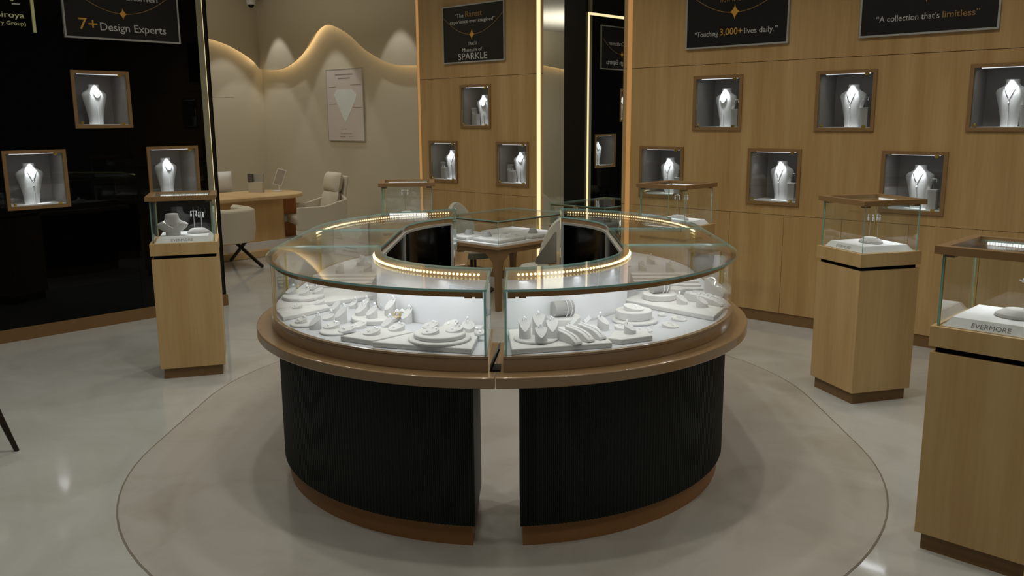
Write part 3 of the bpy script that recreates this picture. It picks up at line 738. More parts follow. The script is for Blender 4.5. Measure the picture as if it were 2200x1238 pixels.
pr = pedestal((-1.960, 5.158), radians(-30.8), 'wood display pedestal with glass case before the right wood wall')
hill(pr, .02, .0, .082, .055, 'low velvet mound in the right pedestal case')
tee(pr, .005, .0, .953, .135, 'on the mound in the right pedestal case')
tee(pr, .060, .010, .953, .140, 'behind, on the mound in the right pedestal case', half=.014)
pf = pedestal((-.815, 3.548), radians(-1.6), 'large wood display pedestal nearest the camera at the right edge')
hill(pf, .035, .0, .085, .06, 'low velvet mound in the nearest pedestal case')
rs = thing('ring', 'sparkling cluster ring on a thin rod above the nearest pedestal mound', 'ring', L2W(pf, (.045, 0, .953)), 0)
MB().tube([(0, 0, 0), (0, 0, .085)], .0012, 6).build('rod', 'silver', rs)
mb = MB().ball((0, 0, .108), .010, n=8, h=4)
for i in range(9): mb.ball((.011*cos(i*.7), .009*sin(i*.7), .108+.004*sin(i*2.1)), .0048, n=6, h=3)
mb.ball((.022, 0, .107), .004, n=6, h=3).ball((-.020, 0, .107), .004, n=6, h=3).ball((.002, 0, .094), .005, n=6, h=3).build('cluster', 'stone', rs)
plb = pedestal((-5.198, 4.363), radians(49), 'wood display pedestal behind the left half of the ring counter', led=.7)
hill(plb, .0, .0, .08, .055, 'low velvet mound in the back left pedestal case')
tee(plb, -.02, .0, .953, .165, 'on the mound in the back left pedestal case', half=.026)
prb = pedestal((-3.474, 5.45), radians(0), 'wood display pedestal behind the right half of the ring counter', led=.7)
hill(prb, .02, .0, .08, .055, 'low velvet mound in the back right pedestal case')
tee(prb, .02, -.02, .953, .150, 'left of two in the back right pedestal case', half=.022)
tee(prb, .070, .02, .953, .150, 'right of two in the back right pedestal case', half=.014)
po = thing('brass_post', 'slim brass post at the right picture edge beside the nearest pedestal', 'post', (-.602, 3.235, 0), 0)
MB().box(-.012, .012, -.012, .012, .012, 1.1).build('shaft', 'brass', po); MB().box(-.03, .03, -.03, .03, 0, .012).build('foot_plate', 'brass', po)

# ------------------------------------------------------------------ trays, risers and jewels in the ring counter
DK = .780
CRX, CRY = (.729, .685), (.685, -.729)          # picture right / towards the viewer, on the floor plan
def az(r, t): return atan2(CRX[1]*r+CRY[1]*t, CRX[0]*r+CRY[0]*t)
def tray(poly, z0, z1, label):
    def clip(p):
        q = Vector((p[0], p[1]))-C0; t, s_ = q.dot(bX), q.dot(aX)
        if s_ < 0:
            r = sqrt(t*t+s_*s_)
            if r > 1.08: t, s_ = t*1.08/r, s_*1.08/r
        t = max(-1.08, min(1.08, t)); w = C0+bX*t+aX*s_; return (w.x, w.y)
    poly = [clip(p) for p in poly]
    cx = sum(p[0] for p in poly)/len(poly); cy = sum(p[1] for p in poly)/len(poly)
    o = MB().prism([(x-cx, y-cy) for x, y in poly], 0, z1-z0).build('display_tray', 'velvet', None, bevel=.004)
    o.location = (cx, cy, z0); return tag(o, label, 'tray', 'velvet trays in the ring counter')
def disc(x, y, z, r, h, label):
    o = MB().lathe([(r-.003, 0), (r, .003), (r, h-.003), (r-.003, h)], 40).build('display_disc', 'velvet', None, smooth=40)
    o.location = (x, y, z); return tag(o, label, 'stand', 'round velvet risers in the ring counter')
def slant(x, y, z, r, h, low, a, label, name='ring_stand', m='velvet', heart=False):
    seg = 28; mb = MB(); ca, sa = cos(a), sin(a)
    P = [(r*cos(2*pi*i/seg), r*sin(2*pi*i/seg)) for i in range(seg)]
    top = []
    for px, py in P:
        k = (px*ca+py*sa)/r                      # 1 at the low side
        hh = low+(h-low)*(1-k)/2
        if heart: hh = min(h, low+(h-low)*(1-k)*.62+abs(-px*sa+py*ca)*.75)
        top.append((px, py, hh))
    mb.loft([[(px, py, 0) for px, py in P], top])
    if heart:    # paler tongue laid over the slope
        q = [(-.9, -.75), (-.95, .75), (-.2, .82), (.86, .0), (-.2, -.82)]
    o = mb.build(name, m, None, smooth=35)
    o.location = (x, y, z); tag(o, label, 'stand', 'slant-cut velvet stands in the ring counter')
    return o
def ring(name, p, rz, label, s=1.0, m=None):
    pass
def jewel_ring(x, y, z, rz, label, s=1.0, met='silver', tilt=0):
    e = thing('ring', label, 'ring', (x, y, z), rz, 'rings in the ring counter'); e.scale = (s, s, s); e.rotation_euler = (tilt, 0, rz)
    if met == 'silver': link('band', ring_me, e)
    else: link('band', gring_me, e)
    link('stone', rst_me, e)
gring_me = ring_me.copy(); gring_me.materials.clear(); gring_me.materials.append(M['gold'])
stud_me = MB().ball((0, 0, .003), .0048, n=8, h=3).ball((.006, .001, .003), .003, n=6, h=3).mesh('stud', 'stone', 0)
stud2_me = MB().ball((0, 0, .003), .0052, sz=.9, n=7, h=4).mesh('stud', 'stone', 0)
def stud(x, y, z, label, big=0, s=1.0):
    e = link('earring', stud2_me if big else stud_me, None); e.location = (x, y, z); e.scale = (s, s, s); e.rotation_euler = (0, 0, random.random()*6)
    tag(e, label, 'earring', 'stud earrings in the ring counter')

for poly, z0, z1, lab in (
    ([(-3.486, 2.081), (-3.60, 2.14), (-3.661, 2.191), (-3.74, 2.25), (-3.82, 2.325), (-3.83, 2.42), (-3.74, 2.52), (-3.60, 2.66), (-3.38, 2.60)], DK, .802, 'large white tray at the far left of the left counter, under the round riser'),
    ([(-3.465, 2.107), (-3.305, 2.043), (-3.332, 2.311), (-3.483, 2.373)], DK, .799, 'narrow velvet tray with two low slanted stands, left of the left counter'),
    ([(-2.829, 2.004), (-2.672, 2.043), (-2.664, 2.247), (-2.824, 2.206)], DK, .802, 'small velvet tray at the front middle of the left counter'),
    ([(-2.655, 2.028), (-2.288, 2.212), (-2.530, 2.515), (-2.650, 2.430)], DK, .802, 'square velvet tray at the gap end of the left counter, under the two-tier riser'),
    ([(-2.171, 2.307), (-1.952, 2.640), (-2.19, 2.84), (-2.40, 2.53)], DK, .802, 'velvet tray at the gap end of the right counter, under the bracelet ramps'),
    ([(-2.009, 2.687), (-1.953, 2.700), (-1.900, 2.838), (-1.985, 2.905), (-2.06, 2.79)], DK, .802, 'small velvet tray at the front middle of the right counter'),
    ([(-2.401, 3.326), (-1.893, 3.295), (-1.925, 3.520), (-2.464, 3.690)], DK, .802, 'long velvet tray across the right side of the right counter')):
    tray(poly, z0, z1, lab)
for x, y, z, r, h, lab in (
    (-3.585, 2.335, .802, .100, .017, 'round velvet riser with three slanted stands, far left of the left counter'),
    (-3.178, 2.066, .780, .059, .009, 'small low round velvet disc at the left front of the left counter'),
    (-2.963, 2.080, .780, .069, .010, 'low round velvet disc at the front of the left counter'),
    (-3.019, 2.330, .780, .106, .020, 'wide round velvet riser in the middle of the left counter, among tall ring stands'),
    (-2.488, 2.232, .802, .123, .011, 'wide lower tier of the two-tier riser on the left counter'),
    (-2.492, 2.236, .813, .102, .017, 'upper tier of the two-tier riser on the left counter'),
    (-2.206, 2.484, .802, .088, .010, 'low round disc under four heart-topped stands, right counter'),
    (-2.310, 2.775, .780, .072, .050, 'round velvet drum riser under the bangle roll, right counter'),
    (-2.150, 3.070, .780, .099, .011, 'wide lower tier of the two-tier riser on the right counter'),
    (-2.168, 3.085, .791, .080, .036, 'thick upper tier of the two-tier riser on the right counter'),
    (-2.285, 3.460, .802, .080, .028, 'round velvet riser under the second bangle roll, right side of the right counter'),
    (-2.311, 3.650, .780, .045, .045, 'small round velvet riser behind the second bangle roll, right counter')):
    disc(x, y, z, r, h, lab)
LFa = az(-.8, .6); RFa = az(.85, .5); FRa = az(0.05, 1)
LC = 'left counter'; RC = 'right counter'
ST = [  # x, y, z, r, h, low, azimuth, description, jewel
 (-3.648, 2.307, .819, .025, .030, .008, LFa, 'left of three low slanted stands on the far left riser', 'ring'),
 (-3.578, 2.339, .819, .025, .030, .008, LFa, 'middle of three low slanted stands on the far left riser', 'ring'),
 (-3.560, 2.405, .819, .025, .028, .008, LFa, 'right of three low slanted stands on the far left riser', ''),
 (-3.700, 2.480, .802, .026, .032, .010, LFa, 'low slanted stand behind the far left riser', 'ring'),
 (-3.424, 2.195, .799, .024, .018, .005, LFa, 'front low stand on the narrow left tray', 'stud'),
 (-3.421, 2.313, .799, .024, .020, .005, LFa, 'back low stand on the narrow left tray', 'stud'),
 (-3.300, 2.420, .780, .020, .035, .012, LFa, 'small slanted stand behind the narrow left tray', 'ring'),
 (-3.195, 2.062, .789, .026, .026, .006, LFa, 'low slanted stand on the small left front disc', 'studs'),
 (-3.079, 2.057, .780, .0255, .058, .018, LFa, 'tall slant-cut stand between the two low front discs', 'ring'),
 (-3.184, 2.198, .780, .0267, .026, .006, LFa, 'low slanted stand behind the small left disc', 'ring'),
 (-3.257, 2.288, .780, .0234, .060, .020, LFa, 'tall slant-cut stand at the left of the tall group', ''),
 (-3.092, 2.200, .780, .0264, .072, .028, LFa, 'tall slant-cut stand in front of the wide middle riser', 'ring'),
 (-3.080, 2.300, .800, .0260, .050, .012, LFa, 'left slant-cut stand on the wide middle riser', 'ring'),
 (-3.000, 2.298, .800, .0247, .052, .014, LFa, 'middle slant-cut stand on the wide middle riser', 'ring'),
 (-2.975, 2.380, .800, .0250, .076, .028, LFa, 'right and tallest slant-cut stand on the wide middle riser', 'ring'),
 (-3.230, 2.430, .780, .0252, .052, .014, LFa, 'slant-cut stand behind the tall group, left', 'ring'),
 (-3.150, 2.500, .780, .0296, .060, .020, LFa, 'slant-cut stand behind the tall group, right', 'ring'),
 (-2.859, 2.268, .780, .0252, .046, .012, LFa, 'slant-cut stand with open ring, right of wide riser', 'ring'),
 (-2.874, 2.389, .780, .0246, .066, .022, LFa, 'slant-cut stand at the back right of the wide riser', 'ring'),
 (-2.830, 2.449, .780, .0235, .094, .060, LFa, 'tall lone slant-cut stand by the white inner panel', ''),
 (-3.017, 2.095, .790, .0356, .020, .005, LFa, 'wide slanted disc on the low front disc', 'trio'),
 (-2.914, 2.100, .790, .0363, .020, .005, LFa, 'wide slanted disc overhanging the low front disc', 'duo'),
 (-2.960, 2.195, .780, .0340, .024, .006, LFa, 'wide slanted disc behind the low front disc', 'duo'),
 (-2.759, 2.108, .802, .0353, .023, .005, LFa, 'front wide slanted disc on the small middle tray', 'trio'),
 (-2.740, 2.222, .802, .0345, .024, .005, LFa, 'back wide slanted disc on the small middle tray', 'trio'),
 (-2.502, 2.196, .830, .0343, .019, .005, LFa, 'front slanted disc on the left two-tier riser', 'trio'),
 (-2.575, 2.262, .830, .0330, .020, .005, LFa, 'left slanted disc on the left two-tier riser', 'trio'),
 (-2.555, 2.355, .802, .0300, .042, .024, LFa, 'slanted disc behind the left two-tier riser', 'duo'),
 (-2.460, 2.285, .830, .0349, .020, .005, az(-.6, .8), 'right slanted disc on the left two-tier riser', 'trio'),
 (-2.500, 2.400, .802, .0260, .040, .014, az(.2, 1), 'small upright stand behind the left two-tier riser', 'ring'),
 (-2.420, 2.385, .802, .0209, .024, .007, az(.2, 1), 'small stand next to the left gap glass', 'trio'),
 (-2.228, 2.443, .812, .0240, .068, .028, FRa, 'left heart-topped stand on the low disc', 'ring'),
 (-2.143, 2.442, .812, .0240, .052, .018, FRa, 'front heart-topped stand on the low disc', 'ring'),
 (-2.154, 2.520, .812, .0240, .066, .026, FRa, 'right heart-topped stand on the low disc', 'ring'),
 (-2.225, 2.520, .812, .0250, .078, .034, FRa, 'back and tallest heart-topped stand on the low disc', 'ring'),
 (-2.160, 2.855, .780, .0245, .060, .026, RFa, 'tall slant-cut stand left of the right two-tier riser', 'ring'),
 (-2.110, 2.915, .780, .0292, .016, .005, RFa, 'low slanted disc in front of the right two-tier riser', 'hoop'),
 (-2.168, 3.085, .827, .0440, .022, .006, RFa, 'wide slanted disc on top of the right two-tier riser', 'hoop'),
 (-1.988, 2.806, .802, .0244, .040, .014, RFa, 'slant-cut stand on the small front tray', 'ring'),
 (-2.010, 2.950, .780, .0274, .014, .004, RFa, 'low slanted disc beside the small front tray', 'hoop'),
 (-1.978, 3.083, .780, .0355, .016, .004, RFa, 'front low slanted disc on the open deck', 'hoop'),
 (-2.018, 3.215, .780, .0334, .015, .004, RFa, 'back low slanted disc on the open deck', 'hoop'),
 (-2.120, 3.235, .780, .0183, .011, .004, RFa, 'tiny low disc behind the right two-tier riser', 'stud'),
 (-2.140, 3.430, .802, .0256, .040, .012, RFa, 'left slant-cut stand on the long right tray', 'ring'),
 (-2.035, 3.430, .802, .0264, .048, .016, RFa, 'right slant-cut stand on the long right tray', 'ring'),
]
for k, (x, y, z, r, h, low, a, d, j) in enumerate(ST):
    side = LC if x+y < -.3 and k < 31 else RC
    big = r > .0265 and h < .045
    slant(x, y, z, r, h, low, a, 'grey velvet '+d+', '+side, 'earring_stand' if big else 'ring_stand', heart=('heart' in d))
    hx, hy = x-cos(a)*r*.55, y-sin(a)*r*.55; hz = z+low+(h-low)*.78
    short = d.replace('slant-cut ', '').replace('slanted ', '')
    if j == 'ring': jewel_ring(hx, hy, hz-.004, a+pi/2+.4, 'silver ring on the '+short+', '+side, 1.15)
    elif j in ('stud', 'duo', 'trio', 'studs'):
        px, py = -sin(a), cos(a)
        stud(x+cos(a)*r*.40, y+sin(a)*r*.40, z+low+(h-low)*.30+.001, 'single stud low on the '+short+', '+side, 1)
        if j != 'stud': stud(hx+px*r*.3, hy+py*r*.3, hz+.002, 'right stud high on the '+short+', '+side, 0)
        if j in ('trio', 'studs'): stud(hx-px*r*.3, hy-py*r*.3, hz+.002, 'left stud high on the '+short+', '+side, 0)
    elif j == 'hoop':
        e = thing('earring', 'curved stone earring on the '+short+', '+side, 'earring', (x, y, z+low+(h-low)*.5+.002), a, 'curved earrings in the right counter')
        mb = MB()
        for q in range(9): mb.ball((.012*cos(q*.45-.4), .012*sin(q*.45-.4), -.0035*cos(q*.45-.4)*(h-low)/.012+.0015), .0026, n=6, h=3)
        mb.build('stones', 'stone', e)
# gold wedding bands on the wide riser
for dx, dy, lab in ((0, 0, 'front'), (.012, .018, 'back')):
    jewel_ring(-2.918+dx, 2.372+dy, .800, .6, 'plain gold ring standing at the right of the wide middle riser, '+lab+' of two', 1.6, 'gold')
# bangle rolls with bracelets
def roll(x, y, z, a, r, L, nb, lab, labb):
    o = MB().loft([[(px, r*cos(2*pi*i/24), r+r*sin(2*pi*i/24)) for i in range(24)] for px in (-L/2, -L/2+.002, L/2-.002, L/2)]).build('bracelet_roll', 'velvet_d', None, smooth=40)
    o.location = (x, y, z); o.rotation_euler = (0, 0, a); tag(o, lab, 'stand', 'bracelet rolls in the right counter')
    for q in range(nb):
        px = L*(.12+.22*q)
        b = MB()
        for i in range(34): b.ball((px, (r+.002)*cos(2*pi*i/34), r+(r+.002)*sin(2*pi*i/34)), .0027, n=5, h=3)
        bb = thing('bracelet', ['left', 'right', 'third'][q]+' stone bracelet around the '+labb, 'bracelet', (x, y, z), a, 'bracelets on the rolls')
        b.build('stones', 'stone', bb)
RA = atan2(CRX[1], CRX[0])+.35
roll(-2.312, 2.772, .830, RA, .033, .086, 2, 'grey velvet bangle roll on the round drum riser, right counter', 'bangle roll on the drum riser, right counter')
roll(-2.287, 3.462, .830, RA, .030, .085, 2, 'grey velvet bangle roll at the right side of the right counter', 'bangle roll, right side of the right counter')
# bracelet ramps
def ramp(x0, y0, x1, y1, z, w, h, lab, k):
    a = atan2(y1-y0, x1-x0); L = sqrt((x1-x0)**2+(y1-y0)**2)
    prof = [(0, 0), (L*.93, 0), (L, .004), (L*.97, .012), (L*.88, h*.50), (L*.74, h*.76), (L*.5, h*.93), (0, h*1.05)]
    mb = MB().prism(prof, -w/2, w/2).xf(Matrix.Rotation(pi/2, 4, 'X'))
    o = mb.build('bracelet_ramp', 'velvet', None, smooth=25, bevel=.002); o.location = (x0, y0, z); o.rotation_euler = (0, 0, a)
    tag(o, 'velvet ramp, '+lab, 'stand', 'bracelet ramps in the right counter')
    b = thing('bracelet', 'stone bracelet on the ramp, '+lab, 'bracelet', (x0, y0, z), a, 'bracelets on the ramps')
    mb = MB(); top = [(0, h*1.05), (L*.5, h*.93), (L*.74, h*.76), (L*.88, h*.50), (L*.95, h*.24)]
    n = 26
    for i in range(n):
        s = L*.95*i/(n-1)
        for (ax, az_), (bx_, bz) in zip(top[:-1], top[1:]):
            if ax <= s <= bx_: zz = az_+(bz-az_)*(s-ax)/(bx_-ax); break
        mb.ball((s, 0, zz+.003), .0030 if i % 2 else .0025, n=5, h=3)
    mb.build('stones', 'stone', b)
RD = (cos(-.20), sin(-.20))
for k, (x, y, L, lab) in enumerate(((-2.170, 2.555, .155, 'front of three beside the heart-topped stands'), (-2.155, 2.618, .150, 'middle of three beside the heart-topped stands'), (-2.140, 2.678, .145, 'back of three beside the heart-topped stands'))):
    ramp(x, y, x+L*cos(-.22), y+L*sin(-.22), .802, .034, .040, lab+', right counter', k)
for k, (x, y, L, lab) in enumerate(((-2.175, 3.520, .215, 'front of three at the right glass'), (-2.185, 3.570, .215, 'middle of three at the right glass'), (-2.195, 3.620, .21, 'back of three at the right glass'))):
    ramp(x, y, x+L*cos(-.10), y+L*sin(-.10), .802 if k == 0 else .780, .030, .036+.01*(k > 0), lab+', right counter', k)
for x, y, lab in ((-2.145, 2.625, 'middle'), (-2.125, 2.690, 'back')):
    o = MB().box(-.009, .009, -.001, .001, 0, .030).build('price_tag', 'white', None); o.location = (x-.01, y+.012, .843); o.rotation_euler = (radians(-30), radians(30), -.3)
    tag(o, 'tiny white price tag at the top of the '+lab+' bracelet ramp beside the heart-topped stands', 'tag', 'price tags in the right counter')
# stepped boards and stands in the straight and rear parts of both cases
def lw(t, s): p = C0+bX*t+aX*s; return p.x, p.y
for sd, nm in ((-1, LC), (1, RC)):
    x, y = lw(sd*.86, .33)
    sb = thing('stepped_board', 'low stepped velvet board in the straight part of the '+nm, 'stand', (x, y, DK), ROT, 'stepped boards')
    for q in range(5):
        MB().box(-.17, .17, -.16+q*.055, -.16+(q+1)*.055+.0, 0, .010+.009*q).build('step', 'velvet', sb, bevel=.002)
    for q in range(3):
        x, y = lw(sd*(.80+.07*q), .78+.10*q-.06*q*q)
    rear = [(.95, .72, .024, .055, .02), (.80, .78, .024, .05, .016), (.72, .92, .034, .022, .006), (.88, 1.00, .026, .06, .02), (.70, 1.18, .035, .022, .006), (.55, 1.30, .025, .055, .018), (.76, 1.22, .024, .075, .03), (.50, 1.48, .034, .024, .006), (.62, 1.50, .025, .05, .015)]
    place = ['at the start of the rear bend', 'inside the start of the rear bend', 'low in the rear bend', 'in the outer rear bend', 'low in the inner rear bend', 'beside the rear inner panel', 'tall in the outer rear case', 'low near the rear end glass', 'near the rear end glass']
    for (t, s, r, h, low), pl_ in zip(rear, place):
        x, y = lw(sd*t, s); lab = 'velvet stand '+pl_+' of the '+nm
        slant(x, y, DK, r, h, low, LFa if sd < 0 else RFa, lab)
        if h > .04: jewel_ring(x, y, DK+(h+low)/2, .5, 'ring on the '+lab, 1.1)
        else: stud(x, y, DK+(h+low)/2, 'stud on the '+lab, 1)
    for (t, s, lab) in ((.80, 1.0, 'long velvet tray in the rear bend of the '), (.52, 1.40, 'velvet tray by the rear end of the ')):
        pass
bx3 = thing('earring_stand', 'slanted velvet block with a large ring, right glass end of the right counter', 'stand', (-2.23, 3.80, DK), 0)
MB().prism([(0, 0), (.11, 0), (.11, .02), (.02, .085), (0, .085)], -.03, .03).xf(Matrix.Rotation(pi/2, 4, 'X')).build('block', 'velvet', bx3, bevel=.003)
bt = thing('bracelet', 'wide sparkling bracelet on the slanted block, right glass end of the right counter', 'bracelet', (-2.23, 3.80, DK), 0)
mb = MB()
for i in range(22):
    t = i/21; mb.ball((.025+.075*t, -.012+.02*sin(t*9), .088-.062*t), .0042, n=6, h=3)
mb.build('stones', 'stone', bt)

# ------------------------------------------------------------------ glass table by the mirror, with stools
tx0, tx1, ty0, ty1 = -5.85, -5.14, 5.30, 6.24
t = thing('display_table', 'square glass-topped jewellery table on bronze legs in front of the mirror', 'table', ((tx0+tx1)/2, (ty0+ty1)/2, 0))
hx, hy = (tx1-tx0)/2, (ty1-ty0)/2
MB().box(-hx, hx, -hy, hy, .548, .575).build('top_frame', 'bronze', t, bevel=.003)
MB().box(-hx+.03, hx-.03, -hy+.03, hy-.03, .50, .548).build('apron', 'table_bronze', t)
MB().box(-hx+.008, hx-.008, -hy+.008, hy-.008, .575, .590).build('deck', 'white', t)
for sx, sy in ((-1, -1), (1, -1), (-1, 1), (1, 1)):
    w = .030
    MB().loft([[(sx*(hx-.03)-sx*a, sy*(hy-.03)-sy*b, z) for a, b in ((0, 0), (q, 0), (q, q), (0, q))] for z, q in ((0, .040), (.30, .046), (.43, .070), (.50, .15))]).build('leg', 'table_bronze', t)
for (a, b, c, d) in ((-hx+.008, hx-.008, -hy+.008, -hy+.014), (-hx+.008, hx-.008, hy-.014, hy-.008), (-hx+.008, -hx+.014, -hy+.014, hy-.014), (hx-.014, hx-.008, -hy+.014, hy-.014)):
    MB().pane(a, b, c, d, .590, .790).build('glass_pane', ['glass', 'edge'], t)
MB().pane(-hx, hx, -hy, hy, .790, .798).build('top_glass', ['glass', 'edge'], t)
f = MB()
for (a, b, c, d) in ((-hx+.014, hx-.014, -hy+.014, -hy+.026), (-hx+.014, hx-.014, hy-.026, hy-.014), (-hx+.014, -hx+.026, -hy+.026, hy-.026), (hx-.026, hx-.014, -hy+.026, hy-.026)): f.box(a, b, c, d, .776, .790)
f.build('rail', 'table_bronze', t)
MB().box(-.006, .006, hy-.03, hy-.018, .59, .776).build('upright', 'brass', t)
area('table_led', ((tx0+tx1)/2, ty0+.05, .773), ((tx0+tx1)/2, ty0+.0501, .6), .6, .015, .4, WH, 150)
area('table_led', ((tx0+tx1)/2, ty1-.05, .773), ((tx0+tx1)/2, ty1-.0501, .6), .6, .015, .4, WH, 150)
def ttray(x0, x1, y0, y1, lab):
    o = MB().box(-(x1-x0)/2, (x1-x0)/2, -(y1-y0)/2, (y1-y0)/2, 0, .030).build('display_tray', 'velvet', None, bevel=.012, seg=3); o.location = ((x0+x1)/2, (y0+y1)/2, .590)
    tag(o, lab, 'tray', 'velvet trays in the table case')
ttray(-5.53, -5.20, 5.37, 5.73, 'thick grey velvet tray nearest the front corner of the glass table')
ttray(-5.82, -5.57, 5.34, 5.70, 'velvet tray at the left side of the glass table case')
ttray(-5.50, -5.18, 5.78, 6.20, 'velvet tray at the mirror side of the glass table case')
ttray(-5.82, -5.55, 5.76, 6.20, 'velvet tray at the back left of the glass table case')
def cone(x, y, z, lab):
    o = MB().lathe([(.045, 0), (.045, .006), (.028, .042), (.024, .044)], 18).build('ring_cone', 'velvet_d', None, smooth=35); o.location = (x, y, z); tag(o, lab, 'stand', 'small velvet cones in the table case')
cone(-5.47, 5.50, .620, 'small velvet cone at the left of the front table tray')
cone(-5.32, 5.95, .620, 'small velvet cone on the mirror side table tray')
cone(-5.70, 5.50, .620, 'small velvet cone on the left table tray')
for k, (x, y, lab) in enumerate(((-5.31, 5.50, 'first'), (-5.28, 5.56, 'second'), (-5.30, 5.62, 'third'), (-5.26, 5.66, 'last'))):
    jewel_ring(x, y, .620, .4*k, lab+' of four small rings in a row on the front table tray', 1.2)
mb = MB()
for i in range(30): mb.ball((.10*(i/29)-.05, .02*sin(i*.35), .003), .003, n=5, h=3)
o = mb.build('bracelet', 'stone', None); o.location = (-5.40, 5.66, .620); o.rotation_euler = (0, 0, .5); tag(o, 'stone bracelet lying across the front table tray', 'bracelet')
def stool(x, y, rz, label):
    s = thing('stool_chair', label, 'chair', (x, y, 0), rz, 'round stool chairs at the glass table')
    MB().lathe([(.22, .340), (.23, .355), (.23, .400), (.215, .415), (.10, .423)], 32).build('seat', 'stool', s, smooth=40)
    MB().lathe([(.232, .343), (.234, .392)], 32).build('seat_band', 'stool_side', s, smooth=40)
    n = 17; R = []
    for i in range(n):
        a = -pi*.30+pi*.60*i/(n-1); k = cos(a/(pi*.30)*pi/2); hgt = .50+.35*max(0, k)**.6
        c = [(.215*cos(a), .215*sin(a)), (.255*cos(a), .255*sin(a))]
        R.append([(c[0][0], c[0][1], .412), (c[1][0], c[1][1], .40), (c[1][0], c[1][1], hgt), (c[0][0], c[0][1], hgt)])
    MB().loft(R).build('backrest', 'stool', s, smooth=40, bevel=.006)
    MB().tube([(-.025, 0, .02), (-.025, 0, .345)], .014, 10).tube([(.025, 0, .02), (.025, 0, .345)], .014, 10).build('post', 'dark_leg', s, smooth=50)
    MB().lathe([(.20, 0), (.20, .012), (.05, .022)], 28).build('foot_plate', 'dark_leg', s, smooth=40)
stool(-6.04, 5.88, pi, 'round cream stool chair on the left side of the glass table')
stool(-4.84, 5.58, -.2, 'round cream stool chair between the glass table and the right wood wall')

# ------------------------------------------------------------------ consulting desk corner
d = thing('consulting_desk', 'light wood desk with rounded top on a plinth in the beige corner', 'desk', (-9.95, 5.35, 0), 0)
def rrect(hx, hy, r, n=10):
    P = []
    for cx, cy, a0 in ((hx-r, hy-r, 0), (-hx+r, hy-r, pi/2), (-hx+r, -hy+r, pi), (hx-r, -hy+r, 1.5*pi)):
        P += [(cx+r*cos(a0+pi/2*i/n), cy+r*sin(a0+pi/2*i/n)) for i in range(n+1)]
    return P
MB().prism(rrect(.47, 1.10, .44), .695, .745).build('desk_top', 'pale_wood', d, smooth=30, bevel=.012)
MB().prism(rrect(.34, .72, .06), .18, .695).build('pedestal', 'pale_wood_v', d, smooth=30)
MB().box(-.30, .18, .72, .98, .47, .695).build('drawer_box', 'orange_wood', d, bevel=.003)
MB().box(-.30, .15, .72, .98, .18, .36).build('drawer_box', 'orange_wood', d, bevel=.003)
MB().prism(rrect(.36, 1.0, .08), .09, .18).build('plinth_band', 'white_panel', d, smooth=30)
MB().prism(rrect(.44, 1.18, .30), 0, .09).build('platform', 'pale_wood', d, smooth=30, bevel=.01)
cd = thing('card_holder', 'pale box-shaped card holder with a dark square on the desk', 'holder', (-10.12, 5.98, .745), .5)
MB().box(-.10, .10, -.03, .03, 0, .13).build('box', 'pale_grey', cd, bevel=.003); MB().box(-.10, .10, .0, .03, .13, .235).build('back_card', 'sign_frame', cd); MB().box(-.10, -.035, -.034, -.001, .131, .235).build('dark_square', 'ink_grey', cd)
mi = thing('desk_mirror', 'small tilted rectangular vanity mirror on a stand on the desk', 'mirror', (-9.98, 6.20, .745), .55)
mm = Matrix.Translation((0, 0, .085)) @ Matrix.Rotation(radians(14), 4, 'Y') @ Matrix.Rotation(radians(-18), 4, 'X')
MB().box(-.062, .062, -.006, .006, 0, .215).xf(mm).build('frame', 'cctv', mi, bevel=.002)
MB().box(-.054, .054, -.0085, -.006, .008, .207).xf(mm).build('mirror_glass', 'vanity', mi)
MB().tube([(.02, .02, .01), (.02, .012, .10)], .012, 8).build('stem', 'cctv', mi, smooth=40); MB().lathe([(.07, 0), (.07, .012), (.02, .02)], 20).build('base', 'cctv', mi, smooth=40)
cu = thing('cushion', 'white square cushion propped behind the desk', 'cushion', (-10.60, 5.70, .70), pi/2)
def pillow(w, h, t, n=10):
    mb = MB(); V = []; F = []
    for s in (1, -1):
        for i in range(n+1):
            for j in range(n+1):
                u, v = 2*i/n-1, 2*j/n-1; k = (1-abs(u)**3)*(1-abs(v)**3)
                V.append((u*w/2*(1-.06*(1-abs(v))*0), s*t/2*k**.5, v*h/2+h/2))
    N = (n+1)**2
    for s in range(2):
        for i in range(n):
            for j in range(n):
                q = [s*N+i*(n+1)+j, s*N+(i+1)*(n+1)+j, s*N+(i+1)*(n+1)+j+1, s*N+i*(n+1)+j+1]; F.append(q if s else q[::-1])
    return mb.add(V, F)
pillow(.42, .30, .16).build('pad', 'cushion', cu, smooth=60)
def sofa():
    s = thing('bench_seat', 'cream bench seat behind the desk under the white cushion', 'bench', (-10.88, 5.55, 0), 0)
    MB().box(-.30, .30, -.9, .9, .12, .44).build('seat', 'chair', s, bevel=.03); MB().box(-.38, -.20, -.9, .9, .44, .66).build('backrest', 'chair', s, bevel=.03)
    MB().box(-.26, .26, -.8, .8, 0, .12).build('plinth', 'pale_wood', s)
sofa()
